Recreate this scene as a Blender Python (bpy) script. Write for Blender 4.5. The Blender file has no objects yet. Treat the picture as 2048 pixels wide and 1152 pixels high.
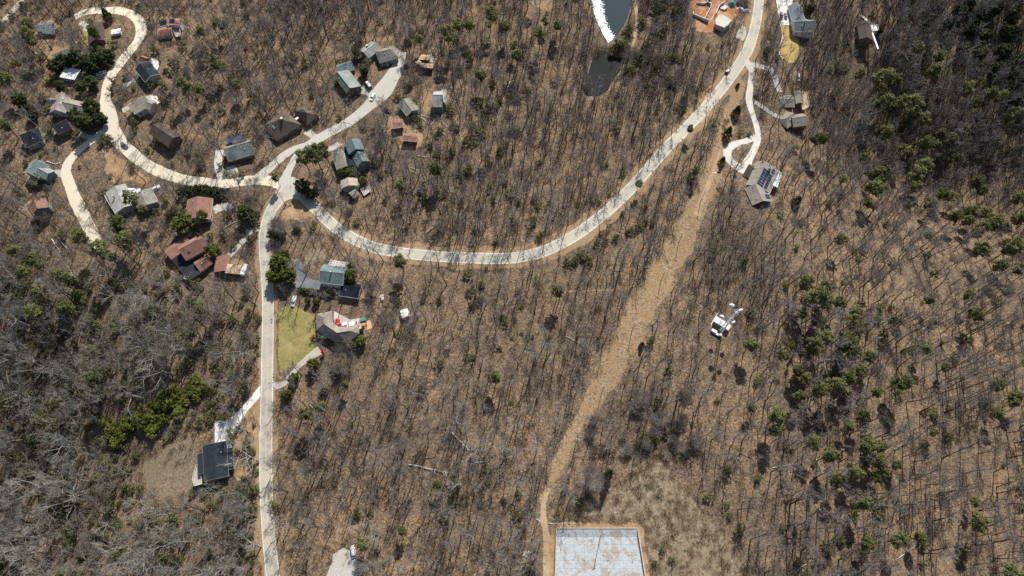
import bpy, bmesh, math, random
import numpy as np
from mathutils import Vector, Matrix, noise as mnoise
from mathutils.geometry import delaunay_2d_cdt

R = math.radians
rnd = random.Random(11)
npr = np.random.default_rng(5)
S = bpy.context.scene
COL = S.collection

# ------------------------------------------------------------------ camera, sky, sun, exposure
CAM_H, TILT, FOC = 300.0, R(24.2), 1365.0        # metres above the drone's foot point, tilt from straight down, focal length (in 1/2048 widths)
cd = bpy.data.cameras.new('camera')
cd.sensor_width = 36.0
cd.lens = FOC / 2048.0 * 36.0
cd.clip_start, cd.clip_end = 1.0, 12000.0
cam = bpy.data.objects.new('camera', cd)
COL.objects.link(cam)
cam.location = (0, 0, CAM_H)
cam.rotation_euler = (TILT, 0, 0)
S.camera = cam

SUN_EL, SUN_AZ = R(44.5), R(15.0)                # azimuth from +y (top of the picture) towards +x
w = bpy.data.worlds.new('World')
S.world = w
w.use_nodes = True
wn = w.node_tree
bg = wn.nodes['Background']
sky = wn.nodes.new('ShaderNodeTexSky')
sky.sky_type = 'NISHITA'
sky.sun_disc = False
sky.sun_elevation = SUN_EL
sky.sun_rotation = SUN_AZ
wn.links.new(sky.outputs[0], bg.inputs[0])
bg.inputs[1].default_value = 0.085
sl = bpy.data.lights.new('sun', 'SUN')
sl.energy = 5.0
sl.angle = R(0.53)
sl.color = (1.0, 0.962, 0.905)
sun = bpy.data.objects.new('sun', sl)
COL.objects.link(sun)
sdir = Vector((math.sin(SUN_AZ) * math.cos(SUN_EL), math.cos(SUN_AZ) * math.cos(SUN_EL), math.sin(SUN_EL)))
sun.rotation_euler = (-sdir).to_track_quat('-Z', 'Y').to_euler()
S.view_settings.view_transform = 'Standard'
S.view_settings.look = 'None'
S.view_settings.gamma = 1.0
S.view_settings.use_curve_mapping = False
S.view_settings.exposure = 0.34
S.cycles.use_denoising = False
S.cycles.max_bounces = 4
S.cycles.diffuse_bounces = 2
S.cycles.glossy_bounces = 2
S.cycles.transparent_max_bounces = 8
S.cycles.sample_clamp_indirect = 4.0

# ------------------------------------------------------------------ where things stand: terrain heights and map sketch helpers
ST, CT = math.sin(TILT), math.cos(TILT)

def hit(u, v, z):
    """map sketch coordinate -> point on the level plane z"""
    dx, dy, dz = u - 1024.0, FOC * ST + (576.0 - v) * CT, -FOC * CT + (576.0 - v) * ST
    t = (CAM_H - z) / -dz
    return (dx * t, dy * t)

UP_LEVEL, LOW_LEVEL = -2.4, -4.6
POND_UP = [hit(u, v, UP_LEVEL) for u, v in [(1261, -2), (1254, 20), (1249, 37), (1239, 55), (1226, 74), (1217, 82), (1206, 62), (1196, 37), (1190, 15), (1188, 0), (1184, -45), (1205, -75), (1250, -80), (1272, -45)]]
POND_LOW = [hit(u, v, LOW_LEVEL) for u, v in [(1189, 117), (1218, 116), (1246, 120), (1236, 140), (1219, 160), (1214, 175), (1199, 187), (1176, 188), (1170, 175), (1181, 150), (1186, 130)]]

def poly_sd(px, py, poly):
    """signed distance to polygon, negative inside (arrays)"""
    px = np.asarray(px, float); py = np.asarray(py, float)
    d = np.full(px.shape, 1e18); ins = np.zeros(px.shape, bool)
    n = len(poly)
    for i in range(n):
        ax, ay = poly[i]; bx, by = poly[(i + 1) % n]
        ex, ey = bx - ax, by - ay
        wx, wy = px - ax, py - ay
        t = np.clip((wx * ex + wy * ey) / (ex * ex + ey * ey + 1e-12), 0, 1)
        d = np.minimum(d, (wx - ex * t) ** 2 + (wy - ey * t) ** 2)
        c = ((ay > py) != (by > py)) & (px < (bx - ax) * (py - ay) / ((by - ay) if by != ay else 1e-12) + ax)
        ins ^= c
    d = np.sqrt(d)
    return np.where(ins, -d, d)

def sstep(a, b, t):
    t = np.clip((t - a) / (b - a), 0, 1)
    return t * t * (3 - 2 * t)

def terr(x, y):
    x = np.asarray(x, float); y = np.asarray(y, float)
    z = -0.20 * 24 * np.logaddexp(0, np.clip((x - 135) / 24, -40, 40))
    z = np.maximum(z, -46 + 0.05 * (z + 46))
    z = z - 36 * np.exp(-(((x + 255) / 98) ** 2 + ((y - 25) / 88) ** 2))
    z = z - 36 * np.exp(-(((x - 245) / 78) ** 2 + ((y - 232) / 66) ** 2)) + 40 * np.exp(-(((x - 365) / 62) ** 2 + ((y - 345) / 66) ** 2))
    z = z + 5 * np.exp(-(((x + 200) / 90) ** 2 + ((y - 250) / 70) ** 2))
    far = np.clip(1 - (np.abs(x) + np.abs(y - 160)) / 1500, 0.25, 1)
    z = z + far * (1.7 * np.sin(x / 41 + 1.0) * np.cos(y / 47 + .4) + 0.9 * np.sin(x / 19 + y / 23))
    wr_ = np.exp(-((x - 38) / 42) ** 8 - ((y - 8) / 44) ** 8)
    z = z * (1 - wr_) + wr_ * 0.4
    wgt = np.exp(-((x - 52) / 42) ** 4 - ((y - 288) / 60) ** 4)
    lvl = UP_LEVEL + (LOW_LEVEL - UP_LEVEL) * sstep(288, 278, y) + 1.6
    z = z * (1 - wgt) + wgt * lvl
    for poly, L in ((POND_UP, UP_LEVEL), (POND_LOW, LOW_LEVEL)):
        cx = sum(p[0] for p in poly) / len(poly); cy = sum(p[1] for p in poly) / len(poly)
        near = (np.abs(x - cx) < 60) & (np.abs(y - cy) < 60)
        if np.any(near):
            sd = poly_sd(x, y, poly)
            f = sstep(-2.0, 7.0, sd)
            z = np.where(near & (sd < 7), (L - 1.5) * (1 - f) + z * f, z)
    return z

def th(x, y):
    return float(terr(x, y))

def at(u, v, h=0.0):
    """point h metres above the ground seen at map sketch coordinate (u, v)"""
    z = 0.0
    for _ in range(14):
        x, y = hit(u, v, z + h)
        z = 0.3 * z + 0.7 * th(x, y)
    x, y = hit(u, v, z + h)
    return Vector((x, y, z + h))

def at_z(u, v, z):
    x, y = hit(u, v, z)
    return Vector((x, y, z))

def proj(x, y, z):
    """world -> map sketch coordinate (arrays)"""
    dz = z - CAM_H
    dep = y * ST - dz * CT
    up = y * CT + dz * ST
    return 1024 + FOC * x / dep, 576 - FOC * up / dep

# ------------------------------------------------------------------ object helpers
def tag(o, label=None, cat=None, group=None, kind=None):
    if label: o['label'] = label
    if cat: o['category'] = cat
    if group: o['group'] = group
    if kind: o['kind'] = kind
    return o

def mesh(name, V, F, mats=None, smooth=False, idx=None):
    me = bpy.data.meshes.new(name)
    me.from_pydata([tuple(v) for v in V], [], F)
    if mats is not None:
        for m in (mats if isinstance(mats, (list, tuple)) else [mats]):
            me.materials.append(m)
    if idx is not None:
        me.polygons.foreach_set('material_index', idx)
    if smooth:
        me.polygons.foreach_set('use_smooth', [True] * len(me.polygons))
    me.update()
    return me

def npmesh(name, V, Fq, mat, k):
    """fast mesh: V (n,3), Fq (m,k)"""
    me = bpy.data.meshes.new(name)
    V = np.asarray(V, np.float32); Fq = np.asarray(Fq, np.int32)
    me.vertices.add(len(V)); me.vertices.foreach_set('co', V.ravel())
    me.loops.add(Fq.size); me.loops.foreach_set('vertex_index', Fq.ravel())
    me.polygons.add(len(Fq))
    me.polygons.foreach_set('loop_start', np.arange(0, Fq.size, k, dtype=np.int32))
    me.materials.append(mat)
    me.update(calc_edges=True)
    return me

def obj(name, me, parent=None, loc=None, rotz=0.0):
    o = bpy.data.objects.new(name, me)
    COL.objects.link(o)
    if parent is not None:
        o.parent = parent
    if loc is not None:
        o.location = loc
    if rotz:
        o.rotation_euler = (0, 0, rotz)
    return o

def empty(name, loc, rotz=0.0):
    o = bpy.data.objects.new(name, None)
    o.empty_display_size = 0.5
    COL.objects.link(o)
    o.location = loc
    o.rotation_euler = (0, 0, rotz)
    return o

class MB:
    """collects boxes, prisms and tubes into one mesh"""
    def __init__(s):
        s.V = []; s.F = []
    def add(s, V, F):
        b = len(s.V); s.V += [tuple(v) for v in V]; s.F += [tuple(i + b for i in f) for f in F]
    def box(s, c, d, rz=0.0):
        hx, hy, hz = d[0] / 2, d[1] / 2, d[2] / 2
        ca, sa = math.cos(rz), math.sin(rz)
        V = []
        for z in (-hz, hz):
            for x, y in ((-hx, -hy), (hx, -hy), (hx, hy), (-hx, hy)):
                V.append((c[0] + x * ca - y * sa, c[1] + x * sa + y * ca, c[2] + z))
        s.add(V, [(3, 2, 1, 0), (4, 5, 6, 7), (0, 1, 5, 4), (1, 2, 6, 5), (2, 3, 7, 6), (3, 0, 4, 7)])
    def prism(s, P, z0, z1):
        """P: outline (x,y) counterclockwise"""
        n = len(P)
        V = [(x, y, z0) for x, y in P] + [(x, y, z1) for x, y in P]
        F = [tuple(range(n - 1, -1, -1)), tuple(range(n, 2 * n))] + [(i, (i + 1) % n, n + (i + 1) % n, n + i) for i in range(n)]
        s.add(V, F)
    def tube(s, pts, rads, n=6, cap=True):
        pts = [Vector(p) for p in pts]
        V = []; F = []
        for i, p in enumerate(pts):
            d = (pts[min(i + 1, len(pts) - 1)] - pts[max(i - 1, 0)]).normalized()
            a = d.orthogonal().normalized() if i == 0 else (a - d * a.dot(d)).normalized()
            b = d.cross(a)
            r = rads[i] if isinstance(rads, (list, tuple)) else rads
            for k in range(n):
                t = 2 * math.pi * k / n
                V.append(p + (a * math.cos(t) + b * math.sin(t)) * r)
        for i in range(len(pts) - 1):
            for k in range(n):
                k2 = (k + 1) % n
                F.append((i * n + k, i * n + k2, (i + 1) * n + k2, (i + 1) * n + k))
        if cap:
            F.append(tuple(range(n - 1, -1, -1))); F.append(tuple(range((len(pts) - 1) * n, len(pts) * n)))
        s.add(V, F)
    def build(s, name, mat, parent=None, loc=None, rotz=0.0, smooth=False):
        return obj(name, mesh(name, s.V, s.F, mat, smooth), parent, loc, rotz)

# ------------------------------------------------------------------ materials
def nd(t, typ, **kw):
    n = t.nodes.new(typ)
    for k, v in kw.items():
        setattr(n, k, v)
    return n

def new_mat(name):
    m = bpy.data.materials.new(name)
    m.use_nodes = True
    t = m.node_tree
    return m, t, t.nodes['Principled BSDF']

def ramp(t, fac, stops):
    r = nd(t, 'ShaderNodeValToRGB')
    e = r.color_ramp.elements
    while len(e) < len(stops):
        e.new(0.5)
    for i, (p, c) in enumerate(stops):
        e[i].position = p
        e[i].color = (*c, 1)
    t.links.new(fac, r.inputs[0])
    return r.outputs[0]

def noise_n(t, scale, detail=4, rough=0.6, vec=None, dist=0.0):
    n = nd(t, 'ShaderNodeTexNoise')
    n.inputs['Scale'].default_value = scale
    n.inputs['Detail'].default_value = detail
    n.inputs['Roughness'].default_value = rough
    n.inputs['Distortion'].default_value = dist
    if vec is not None:
        t.links.new(vec, n.inputs['Vector'])
    return n.outputs['Fac']

def mixc(t, fac, a, b, mode='MIX'):
    n = nd(t, 'ShaderNodeMix', data_type='RGBA', blend_type=mode)
    for sock, val in ((n.inputs[0], fac), (n.inputs[6], a), (n.inputs[7], b)):
        if hasattr(val, 'links'):
            t.links.new(val, sock)
        elif isinstance(val, (tuple, list)):
            sock.default_value = (*val, 1) if len(val) == 3 else val
        else:
            sock.default_value = val
    return n.outputs[2]

def mathn(t, op, a, b=None):
    n = nd(t, 'ShaderNodeMath', operation=op)
    for i, val in enumerate((a, b)):
        if val is None: continue
        if hasattr(val, 'links'): t.links.new(val, n.inputs[i])
        else: n.inputs[i].default_value = val
    return n.outputs[0]

def bump(t, bs, h, strength, dist):
    b = nd(t, 'ShaderNodeBump')
    b.inputs['Strength'].default_value = strength
    b.inputs['Distance'].default_value = dist
    t.links.new(h, b.inputs['Height'])
    t.links.new(b.outputs[0], bs.inputs['Normal'])

def geo_pos(t):
    return nd(t, 'ShaderNodeNewGeometry').outputs['Position']

def surf(name, c1, c2, scale=2.0, rough=0.8, c3=None, big=0.12, bmp=0.0, metallic=0.0, spec=0.3, randv=0.0):
    """two-tone weathered surface in world scale; c3 = larger stains"""
    m, t, bs = new_mat(name)
    pos = geo_pos(t)
    f = noise_n(t, scale, 6, 0.7, pos)
    col = ramp(t, f, [(0.33, c1), (0.67, c2)])
    if c3 is not None:
        g = noise_n(t, big, 5, 0.65, pos)
        gm = ramp(t, g, [(0.45, (0, 0, 0)), (0.68, (1, 1, 1))])
        col = mixc(t, gm, col, c3)
    if randv:
        oi = nd(t, 'ShaderNodeObjectInfo')
        k = mathn(t, 'MULTIPLY_ADD', oi.outputs['Random'], 2 * randv)
        t.nodes[-1].inputs[2].default_value = 1 - randv
        h = nd(t, 'ShaderNodeHueSaturation')
        t.links.new(col, h.inputs['Color']); t.links.new(k, h.inputs['Value'])
        col = h.outputs[0]
    t.links.new(col, bs.inputs['Base Color'])
    bs.inputs['Roughness'].default_value = rough
    bs.inputs['Metallic'].default_value = metallic
    bs.inputs['Specular IOR Level'].default_value = spec
    if bmp:
        bump(t, bs, f, 0.6, bmp)
    return m

def fade_edge(m, width=2.0, nscale=0.5):
    """natural ragged edge: grain of the sheet thins out over its last metres, by the 'inset' attribute"""
    t = m.node_tree
    bs = t.nodes['Principled BSDF']
    out = t.nodes['Material Output']
    a = nd(t, 'ShaderNodeAttribute', attribute_name='inset')
    pos = geo_pos(t)
    n1 = noise_n(t, nscale, 6, 0.75, pos)
    d = mathn(t, 'DIVIDE', a.outputs['Fac'], width)
    nz = mathn(t, 'SUBTRACT', 1.32, mathn(t, 'MULTIPLY', n1, 1.7))
    k = mathn(t, 'GREATER_THAN', d, nz)
    tr = nd(t, 'ShaderNodeBsdfTransparent')
    mx = nd(t, 'ShaderNodeMixShader')
    t.links.new(k, mx.inputs[0]); t.links.new(tr.outputs[0], mx.inputs[1]); t.links.new(bs.outputs[0], mx.inputs[2])
    t.links.new(mx.outputs[0], out.inputs['Surface'])
    return m

def litter_mat():
    m, t, bs = new_mat('leaf_litter')
    pos = geo_pos(t)
    fine = noise_n(t, 1.3, 8, 0.78, pos)
    mid = noise_n(t, 0.16, 6, 0.7, pos, 0.6)
    big = noise_n(t, 0.022, 5, 0.6, pos)
    c = ramp(t, fine, [(0.33, (0.039, 0.032, 0.027)), (0.45, (0.127, 0.102, 0.080)), (0.54, (0.24, 0.196, 0.153)), (0.67, (0.45, 0.385, 0.312))])
    tint = ramp(t, mid, [(0.32, (0.55, 0.53, 0.52)), (0.5, (0.95, 0.91, 0.87)), (0.66, (1.20, 1.05, 0.86))])
    c = mixc(t, 1.0, c, tint, 'MULTIPLY')
    tint2 = ramp(t, big, [(0.36, (0.72, 0.72, 0.72)), (0.5, (0.96, 0.92, 0.88)), (0.63, (1.14, 1.05, 0.94))])
    c = mixc(t, 1.0, c, tint2, 'MULTIPLY')
    hue = noise_n(t, 0.55, 4, 0.6, pos)
    c = mixc(t, 1.0, c, ramp(t, hue, [(0.38, (0.93, 0.91, 0.98)), (0.5, (1.0, 0.97, 0.90)), (0.63, (1.06, 0.99, 0.80))]), 'MULTIPLY')
    t.links.new(c, bs.inputs['Base Color'])
    bs.inputs['Roughness'].default_value = 0.95
    bs.inputs['Specular IOR Level'].default_value = 0.1
    hh = mathn(t, 'ADD', fine, mathn(t, 'MULTIPLY', mid, 3.0))
    bump(t, bs, hh, 0.7, 0.5)
    return m

M = {}
M['litter'] = litter_mat()
M['straw'] = fade_edge(surf('mown_straw', (0.10, 0.07, 0.042), (0.43, 0.315, 0.19), 1.1, 0.95, (0.30, 0.19, 0.095), 0.16, 0.6, spec=0.05), 3.0, 0.35)
M['drygrass'] = fade_edge(surf('dry_grass', (0.09, 0.068, 0.046), (0.36, 0.287, 0.195), 0.9, 0.95, (0.22, 0.17, 0.11), 0.12, 0.4, spec=0.05), 5.0, 0.5)
M['lawn'] = fade_edge(surf('lawn_grass', (0.15, 0.135, 0.045), (0.31, 0.275, 0.10), 0.9, 0.95, (0.35, 0.27, 0.12), 0.13, 0.08, spec=0.05), 3.0, 0.5)
M['dormant'] = fade_edge(surf('dormant_lawn', (0.40, 0.28, 0.10), (0.50, 0.36, 0.14), 1.2, 0.95, (0.46, 0.33, 0.10), 0.12, 0.05, spec=0.05), 0.5, 0.9)
M['dirt'] = fade_edge(surf('orange_dirt', (0.22, 0.135, 0.07), (0.38, 0.25, 0.14), 1.2, 0.95, (0.42, 0.29, 0.17), 0.15, 0.1, spec=0.05), 2.0, 0.5)
M['clay'] = fade_edge(surf('red_clay', (0.24, 0.09, 0.04), (0.42, 0.20, 0.10), 0.8, 0.95, (0.48, 0.31, 0.19), 0.10, 0.2, spec=0.05), 2.5, 0.4)
M['track'] = fade_edge(surf('dirt_track', (0.24, 0.16, 0.09), (0.43, 0.31, 0.185), 1.4, 0.95, (0.46, 0.35, 0.22), 0.08, 0.08, spec=0.05), 1.2, 0.6)
M['verge'] = fade_edge(surf('road_verge', (0.18, 0.125, 0.075), (0.38, 0.27, 0.16), 1.3, 0.95, (0.29, 0.18, 0.095), 0.09, 0.1, spec=0.05), 1.5, 0.5)
M['gravel'] = fade_edge(surf('pale_gravel', (0.55, 0.47, 0.33), (0.74, 0.66, 0.50), 1.5, 0.95, (0.60, 0.54, 0.44), 0.06, 0.06, spec=0.1), 0.7, 0.8)
M['greygravel'] = fade_edge(surf('grey_gravel', (0.33, 0.32, 0.29), (0.50, 0.48, 0.43), 1.8, 0.95, (0.42, 0.37, 0.30), 0.10, 0.06, spec=0.1), 0.8, 0.8)
M['oldasphalt'] = fade_edge(surf('worn_asphalt', (0.38, 0.365, 0.32), (0.51, 0.49, 0.435), 0.9, 0.9, (0.43, 0.38, 0.30), 0.07, 0.03, spec=0.2), 0.5, 0.8)
M['darkasphalt'] = surf('dark_asphalt', (0.10, 0.11, 0.12), (0.17, 0.18, 0.19), 0.9, 0.9, (0.24, 0.25, 0.26), 0.12, 0.03, spec=0.2)
M['concrete'] = surf('pale_concrete', (0.62, 0.60, 0.56), (0.74, 0.72, 0.68), 0.7, 0.9, (0.66, 0.62, 0.55), 0.12, 0.02)
M['oldconcrete'] = surf('old_concrete', (0.46, 0.44, 0.38), (0.62, 0.59, 0.52), 0.9, 0.9, (0.40, 0.37, 0.31), 0.12, 0.02)

def road_mat():
    m, t, bs = new_mat('road_asphalt')
    pos = geo_pos(t)
    f = noise_n(t, 3.0, 6, 0.75, pos)
    c = ramp(t, f, [(0.3, (0.375, 0.355, 0.30)), (0.7, (0.485, 0.458, 0.385))])
    g = noise_n(t, 0.07, 5, 0.7, pos)
    c = mixc(t, 1.0, c, ramp(t, g, [(0.36, (0.70, 0.73, 0.76)), (0.47, (0.96, 0.97, 0.97)), (0.64, (1.12, 1.07, 1.0))]), 'MULTIPLY')
    a = nd(t, 'ShaderNodeAttribute', attribute_name='inset')     # wheel tracks polish and darken the lanes a little
    trk = nd(t, 'ShaderNodeMapRange')
    t.links.new(a.outputs['Fac'], trk.inputs[0])
    trk.inputs[1].default_value = 0.2; trk.inputs[2].default_value = 1.2
    c = mixc(t, trk.outputs[0], mixc(t, 1.0, c, (1.12, 1.10, 1.06), 'MULTIPLY'), c)
    cr = nd(t, 'ShaderNodeTexVoronoi', feature='DISTANCE_TO_EDGE')
    cr.inputs['Scale'].default_value = 0.16
    wv = nd(t, 'ShaderNodeVectorMath', operation='ADD')
    nv = nd(t, 'ShaderNodeTexNoise'); nv.inputs['Scale'].default_value = 0.4
    t.links.new(pos, nv.inputs['Vector']); 
    sc = nd(t, 'ShaderNodeVectorMath', operation='SCALE'); sc.inputs['Scale'].default_value = 3.0
    t.links.new(nv.outputs['Color'], sc.inputs[0])
    t.links.new(pos, wv.inputs[0]); t.links.new(sc.outputs[0], wv.inputs[1])
    t.links.new(wv.outputs[0], cr.inputs['Vector'])
    ck = mathn(t, 'LESS_THAN', cr.outputs['Distance'], 0.012)
    c = mixc(t, mathn(t, 'MULTIPLY', ck, 0.45), c, (0.16, 0.155, 0.14))
    t.links.new(c, bs.inputs['Base Color'])
    bs.inputs['Roughness'].default_value = 0.85
    bs.inputs['Specular IOR Level'].default_value = 0.25
    bump(t, bs, f, 0.4, 0.02)
    return m
M['road'] = fade_edge(road_mat(), 0.35, 0.7)

def paint_mat(name, col, under, wear):
    m, t, bs = new_mat(name)
    f = noise_n(t, 1.1, 6, 0.8, geo_pos(t))
    c = ramp(t, f, [(wear - 0.08, under), (wear + 0.08, col)])
    t.links.new(c, bs.inputs['Base Color'])
    bs.inputs['Roughness'].default_value = 0.7
    return m
M['yellowline'] = paint_mat('worn_yellow_paint', (0.62, 0.45, 0.20), (0.48, 0.43, 0.33), 0.5)
M['whiteline'] = paint_mat('worn_white_paint', (0.80, 0.79, 0.76), (0.56, 0.54, 0.49), 0.42)

def water_mat(name, deep, rip):
    m, t, bs = new_mat(name)
    bs.inputs['Base Color'].default_value = (*deep, 1)
    bs.inputs['Roughness'].default_value = 0.015
    bs.inputs['IOR'].default_value = 1.333
    pos = geo_pos(t)
    sep = nd(t, 'ShaderNodeSeparateXYZ')
    t.links.new(pos, sep.inputs[0])
    n1 = noise_n(t, 1.6, 5, 0.7, pos)
    n2 = noise_n(t, 0.09, 3, 0.6, pos)
    # a breeze ruffles the water along the western bank
    if rip:
        a = nd(t, 'ShaderNodeAttribute', attribute_name='ruffle')
        mk = mathn(t, 'ADD', a.outputs['Fac'], mathn(t, 'MULTIPLY', mathn(t, 'SUBTRACT', noise_n(t, 0.9, 8, 0.85, pos), 0.5), 2.6))
        mk = mathn(t, 'MULTIPLY', mathn(t, 'GREATER_THAN', mk, 0.5), 1.0)
        b = nd(t, 'ShaderNodeBump')
        b.inputs['Strength'].default_value = 0.5
        b.inputs['Distance'].default_value = 0.06
        t.links.new(mathn(t, 'MULTIPLY', n1, mk), b.inputs['Height'])
        t.links.new(b.outputs[0], bs.inputs['Normal'])
        rr = nd(t, 'ShaderNodeMapRange')
        t.links.new(mk, rr.inputs[0]); rr.inputs[3].default_value = 0.01; rr.inputs[4].default_value = 0.30
        t.links.new(rr.outputs[0], bs.inputs['Roughness'])
    else:
        bump(t, bs, n1, 0.03, 0.02)
    return m
M['water'] = water_mat('pond_water', (0.016, 0.036, 0.046), True)
M['water2'] = water_mat('dark_pond_water', (0.007, 0.011, 0.011), False)

def roof_mat(name, c, metallic=0.0, rough=0.85, var=0.22):
    m, t, bs = new_mat(name)
    pos = geo_pos(t)
    f = noise_n(t, 2.6, 6, 0.8, pos)
    g = noise_n(t, 0.35, 5, 0.7, pos)
    lo = tuple(x * (1 - var) for x in c); hi = tuple(min(1, x * (1 + var)) for x in c)
    col = ramp(t, f, [(0.3, lo), (0.7, hi)])
    col = mixc(t, 1.0, col, ramp(t, g, [(0.35, (0.68, 0.66, 0.62)), (0.65, (1.10, 1.10, 1.10))]), 'MULTIPLY')
    # scattered fallen leaves and twigs
    lv = noise_n(t, 4.5, 4, 0.9, pos)
    col = mixc(t, mathn(t, 'MULTIPLY', mathn(t, 'GREATER_THAN', lv, 0.66), 0.6), col, (0.20, 0.13, 0.075))
    t.links.new(col, bs.inputs['Base Color'])
    bs.inputs['Roughness'].default_value = rough
    bs.inputs['Metallic'].default_value = metallic
    bs.inputs['Specular IOR Level'].default_value = 0.25
    bump(t, bs, f, 0.3, 0.03)
    return m
for k, c in dict(bluegrey=(0.20, 0.235, 0.25), slate=(0.018, 0.027, 0.037), teal=(0.145, 0.20, 0.205), greengrey=(0.25, 0.29, 0.265),
                 brown=(0.135, 0.105, 0.085), taupe=(0.30, 0.265, 0.225), beige=(0.42, 0.385, 0.32), redbrown=(0.27, 0.142, 0.108),
                 red=(0.46, 0.165, 0.105), tan=(0.50, 0.37, 0.23), weather=(0.25, 0.235, 0.20), grey=(0.36, 0.355, 0.33),
                 white=(0.80, 0.81, 0.82), darkbrown=(0.085, 0.065, 0.055), lightgrey=(0.44, 0.44, 0.42), navy=(0.012, 0.020, 0.030)).items():
    M['roof_' + k] = roof_mat('roof_' + k, c)
for k, c in dict(cream=(0.58, 0.53, 0.43), greywall=(0.33, 0.33, 0.31), brownwall=(0.16, 0.10, 0.065), tealwall=(0.12, 0.17, 0.17),
                 whitewall=(0.72, 0.71, 0.68), brick=(0.26, 0.11, 0.07), tanwall=(0.40, 0.31, 0.20), log=(0.23, 0.13, 0.07)).items():
    M[k] = surf(k, tuple(x * .88 for x in c), tuple(min(1, x * 1.1) for x in c), 1.5, 0.85)
M['trim'] = surf('white_trim', (0.70, 0.69, 0.66), (0.80, 0.79, 0.77), 1.0, 0.6)
M['deck'] = surf('weathered_deck_wood', (0.30, 0.27, 0.23), (0.46, 0.42, 0.36), 3.0, 0.9)
M['newwood'] = surf('new_wood', (0.46, 0.33, 0.19), (0.60, 0.46, 0.29), 3.0, 0.85)
M['wood'] = surf('utility_pole_wood', (0.10, 0.075, 0.055), (0.17, 0.13, 0.10), 2.0, 0.9)
M['palewood'] = surf('bleached_wood', (0.55, 0.51, 0.45), (0.70, 0.66, 0.60), 1.0, 0.9, randv=0.12)
M['steel'] = surf('galvanised_steel', (0.42, 0.44, 0.46), (0.56, 0.58, 0.60), 2.0, 0.45, metallic=0.5)
M['wire'] = surf('aluminium_wire', (0.45, 0.45, 0.45), (0.6, 0.6, 0.6), 2.0, 0.4, metallic=0.4)
M['ceramic'] = surf('pale_ceramic', (0.66, 0.66, 0.66), (0.76, 0.76, 0.76), 2.0, 0.3)
M['glass'] = surf('window_glass', (0.02, 0.028, 0.035), (0.035, 0.045, 0.055), 0.4, 0.08, spec=0.5)
M['solar'] = surf('solar_cell', (0.012, 0.025, 0.07), (0.02, 0.04, 0.10), 0.5, 0.16, spec=0.5)
M['skylight'] = surf('skylight_glass', (0.30, 0.36, 0.40), (0.45, 0.5, 0.54), 0.6, 0.1, spec=0.5)
M['tyre'] = surf('tyre_rubber', (0.018, 0.018, 0.018), (0.03, 0.03, 0.03), 3.0, 0.9)
M['rim'] = surf('wheel_rim', (0.4, 0.4, 0.41), (0.5, 0.5, 0.51), 3.0, 0.35, metallic=0.6)
M['lamp_clear'] = surf('lamp_clear', (0.6, 0.6, 0.6), (0.7, 0.7, 0.7), 3.0, 0.1)
M['lamp_red'] = surf('lamp_red', (0.35, 0.02, 0.02), (0.45, 0.03, 0.03), 3.0, 0.15)
for k, c in dict(carwhite=(0.78, 0.78, 0.78), carblack=(0.018, 0.019, 0.022), carred=(0.26, 0.035, 0.03), carsilver=(0.45, 0.46, 0.47), cargrey=(0.09, 0.10, 0.11)).items():
    m = surf(k, tuple(x * .95 for x in c), c, 0.8, 0.22, spec=0.5)
    m.node_tree.nodes['Principled BSDF'].inputs['Coat Weight'].default_value = 0.6
    M[k] = m
M['redfabric'] = surf('red_fabric', (0.50, 0.02, 0.03), (0.62, 0.035, 0.045), 2.0, 0.85)
M['bluetarp'] = surf('blue_tarp', (0.03, 0.07, 0.14), (0.05, 0.11, 0.20), 1.0, 0.4)
M['tealtarp'] = surf('teal_tarp', (0.04, 0.17, 0.18), (0.07, 0.25, 0.26), 1.0, 0.5)
M['whitetarp'] = surf('white_tarp', (0.70, 0.66, 0.68), (0.80, 0.78, 0.80), 1.0, 0.5)
M['brickpave'] = surf('patio_paving', (0.52, 0.27, 0.16), (0.66, 0.38, 0.24), 1.2, 0.9)
M['stone'] = surf('grey_stone', (0.30, 0.28, 0.25), (0.48, 0.45, 0.40), 1.0, 0.9, randv=0.15)
M['mailbox'] = surf('black_metal', (0.02, 0.02, 0.02), (0.04, 0.04, 0.04), 1.0, 0.5)

def stained_concrete():
    m, t, bs = new_mat('stained_concrete')
    pos = geo_pos(t)
    f = noise_n(t, 1.5, 7, 0.8, pos)
    c = ramp(t, f, [(0.3, (0.25, 0.28, 0.295)), (0.5, (0.40, 0.43, 0.44)), (0.7, (0.53, 0.55, 0.55))])
    g = noise_n(t, 0.22, 6, 0.75, pos, 0.8)
    c = mixc(t, ramp(t, g, [(0.48, (0, 0, 0)), (0.60, (.8, .8, .8))]), c, (0.30, 0.225, 0.155))
    s = noise_n(t, 0.8, 5, 0.8, pos)
    c = mixc(t, ramp(t, s, [(0.58, (0, 0, 0)), (0.64, (.8, .8, .8))]), c, (0.13, 0.10, 0.075))
    t.links.new(c, bs.inputs['Base Color'])
    bs.inputs['Roughness'].default_value = 0.85
    return m
M['tankfloor'] = stained_concrete()

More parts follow.
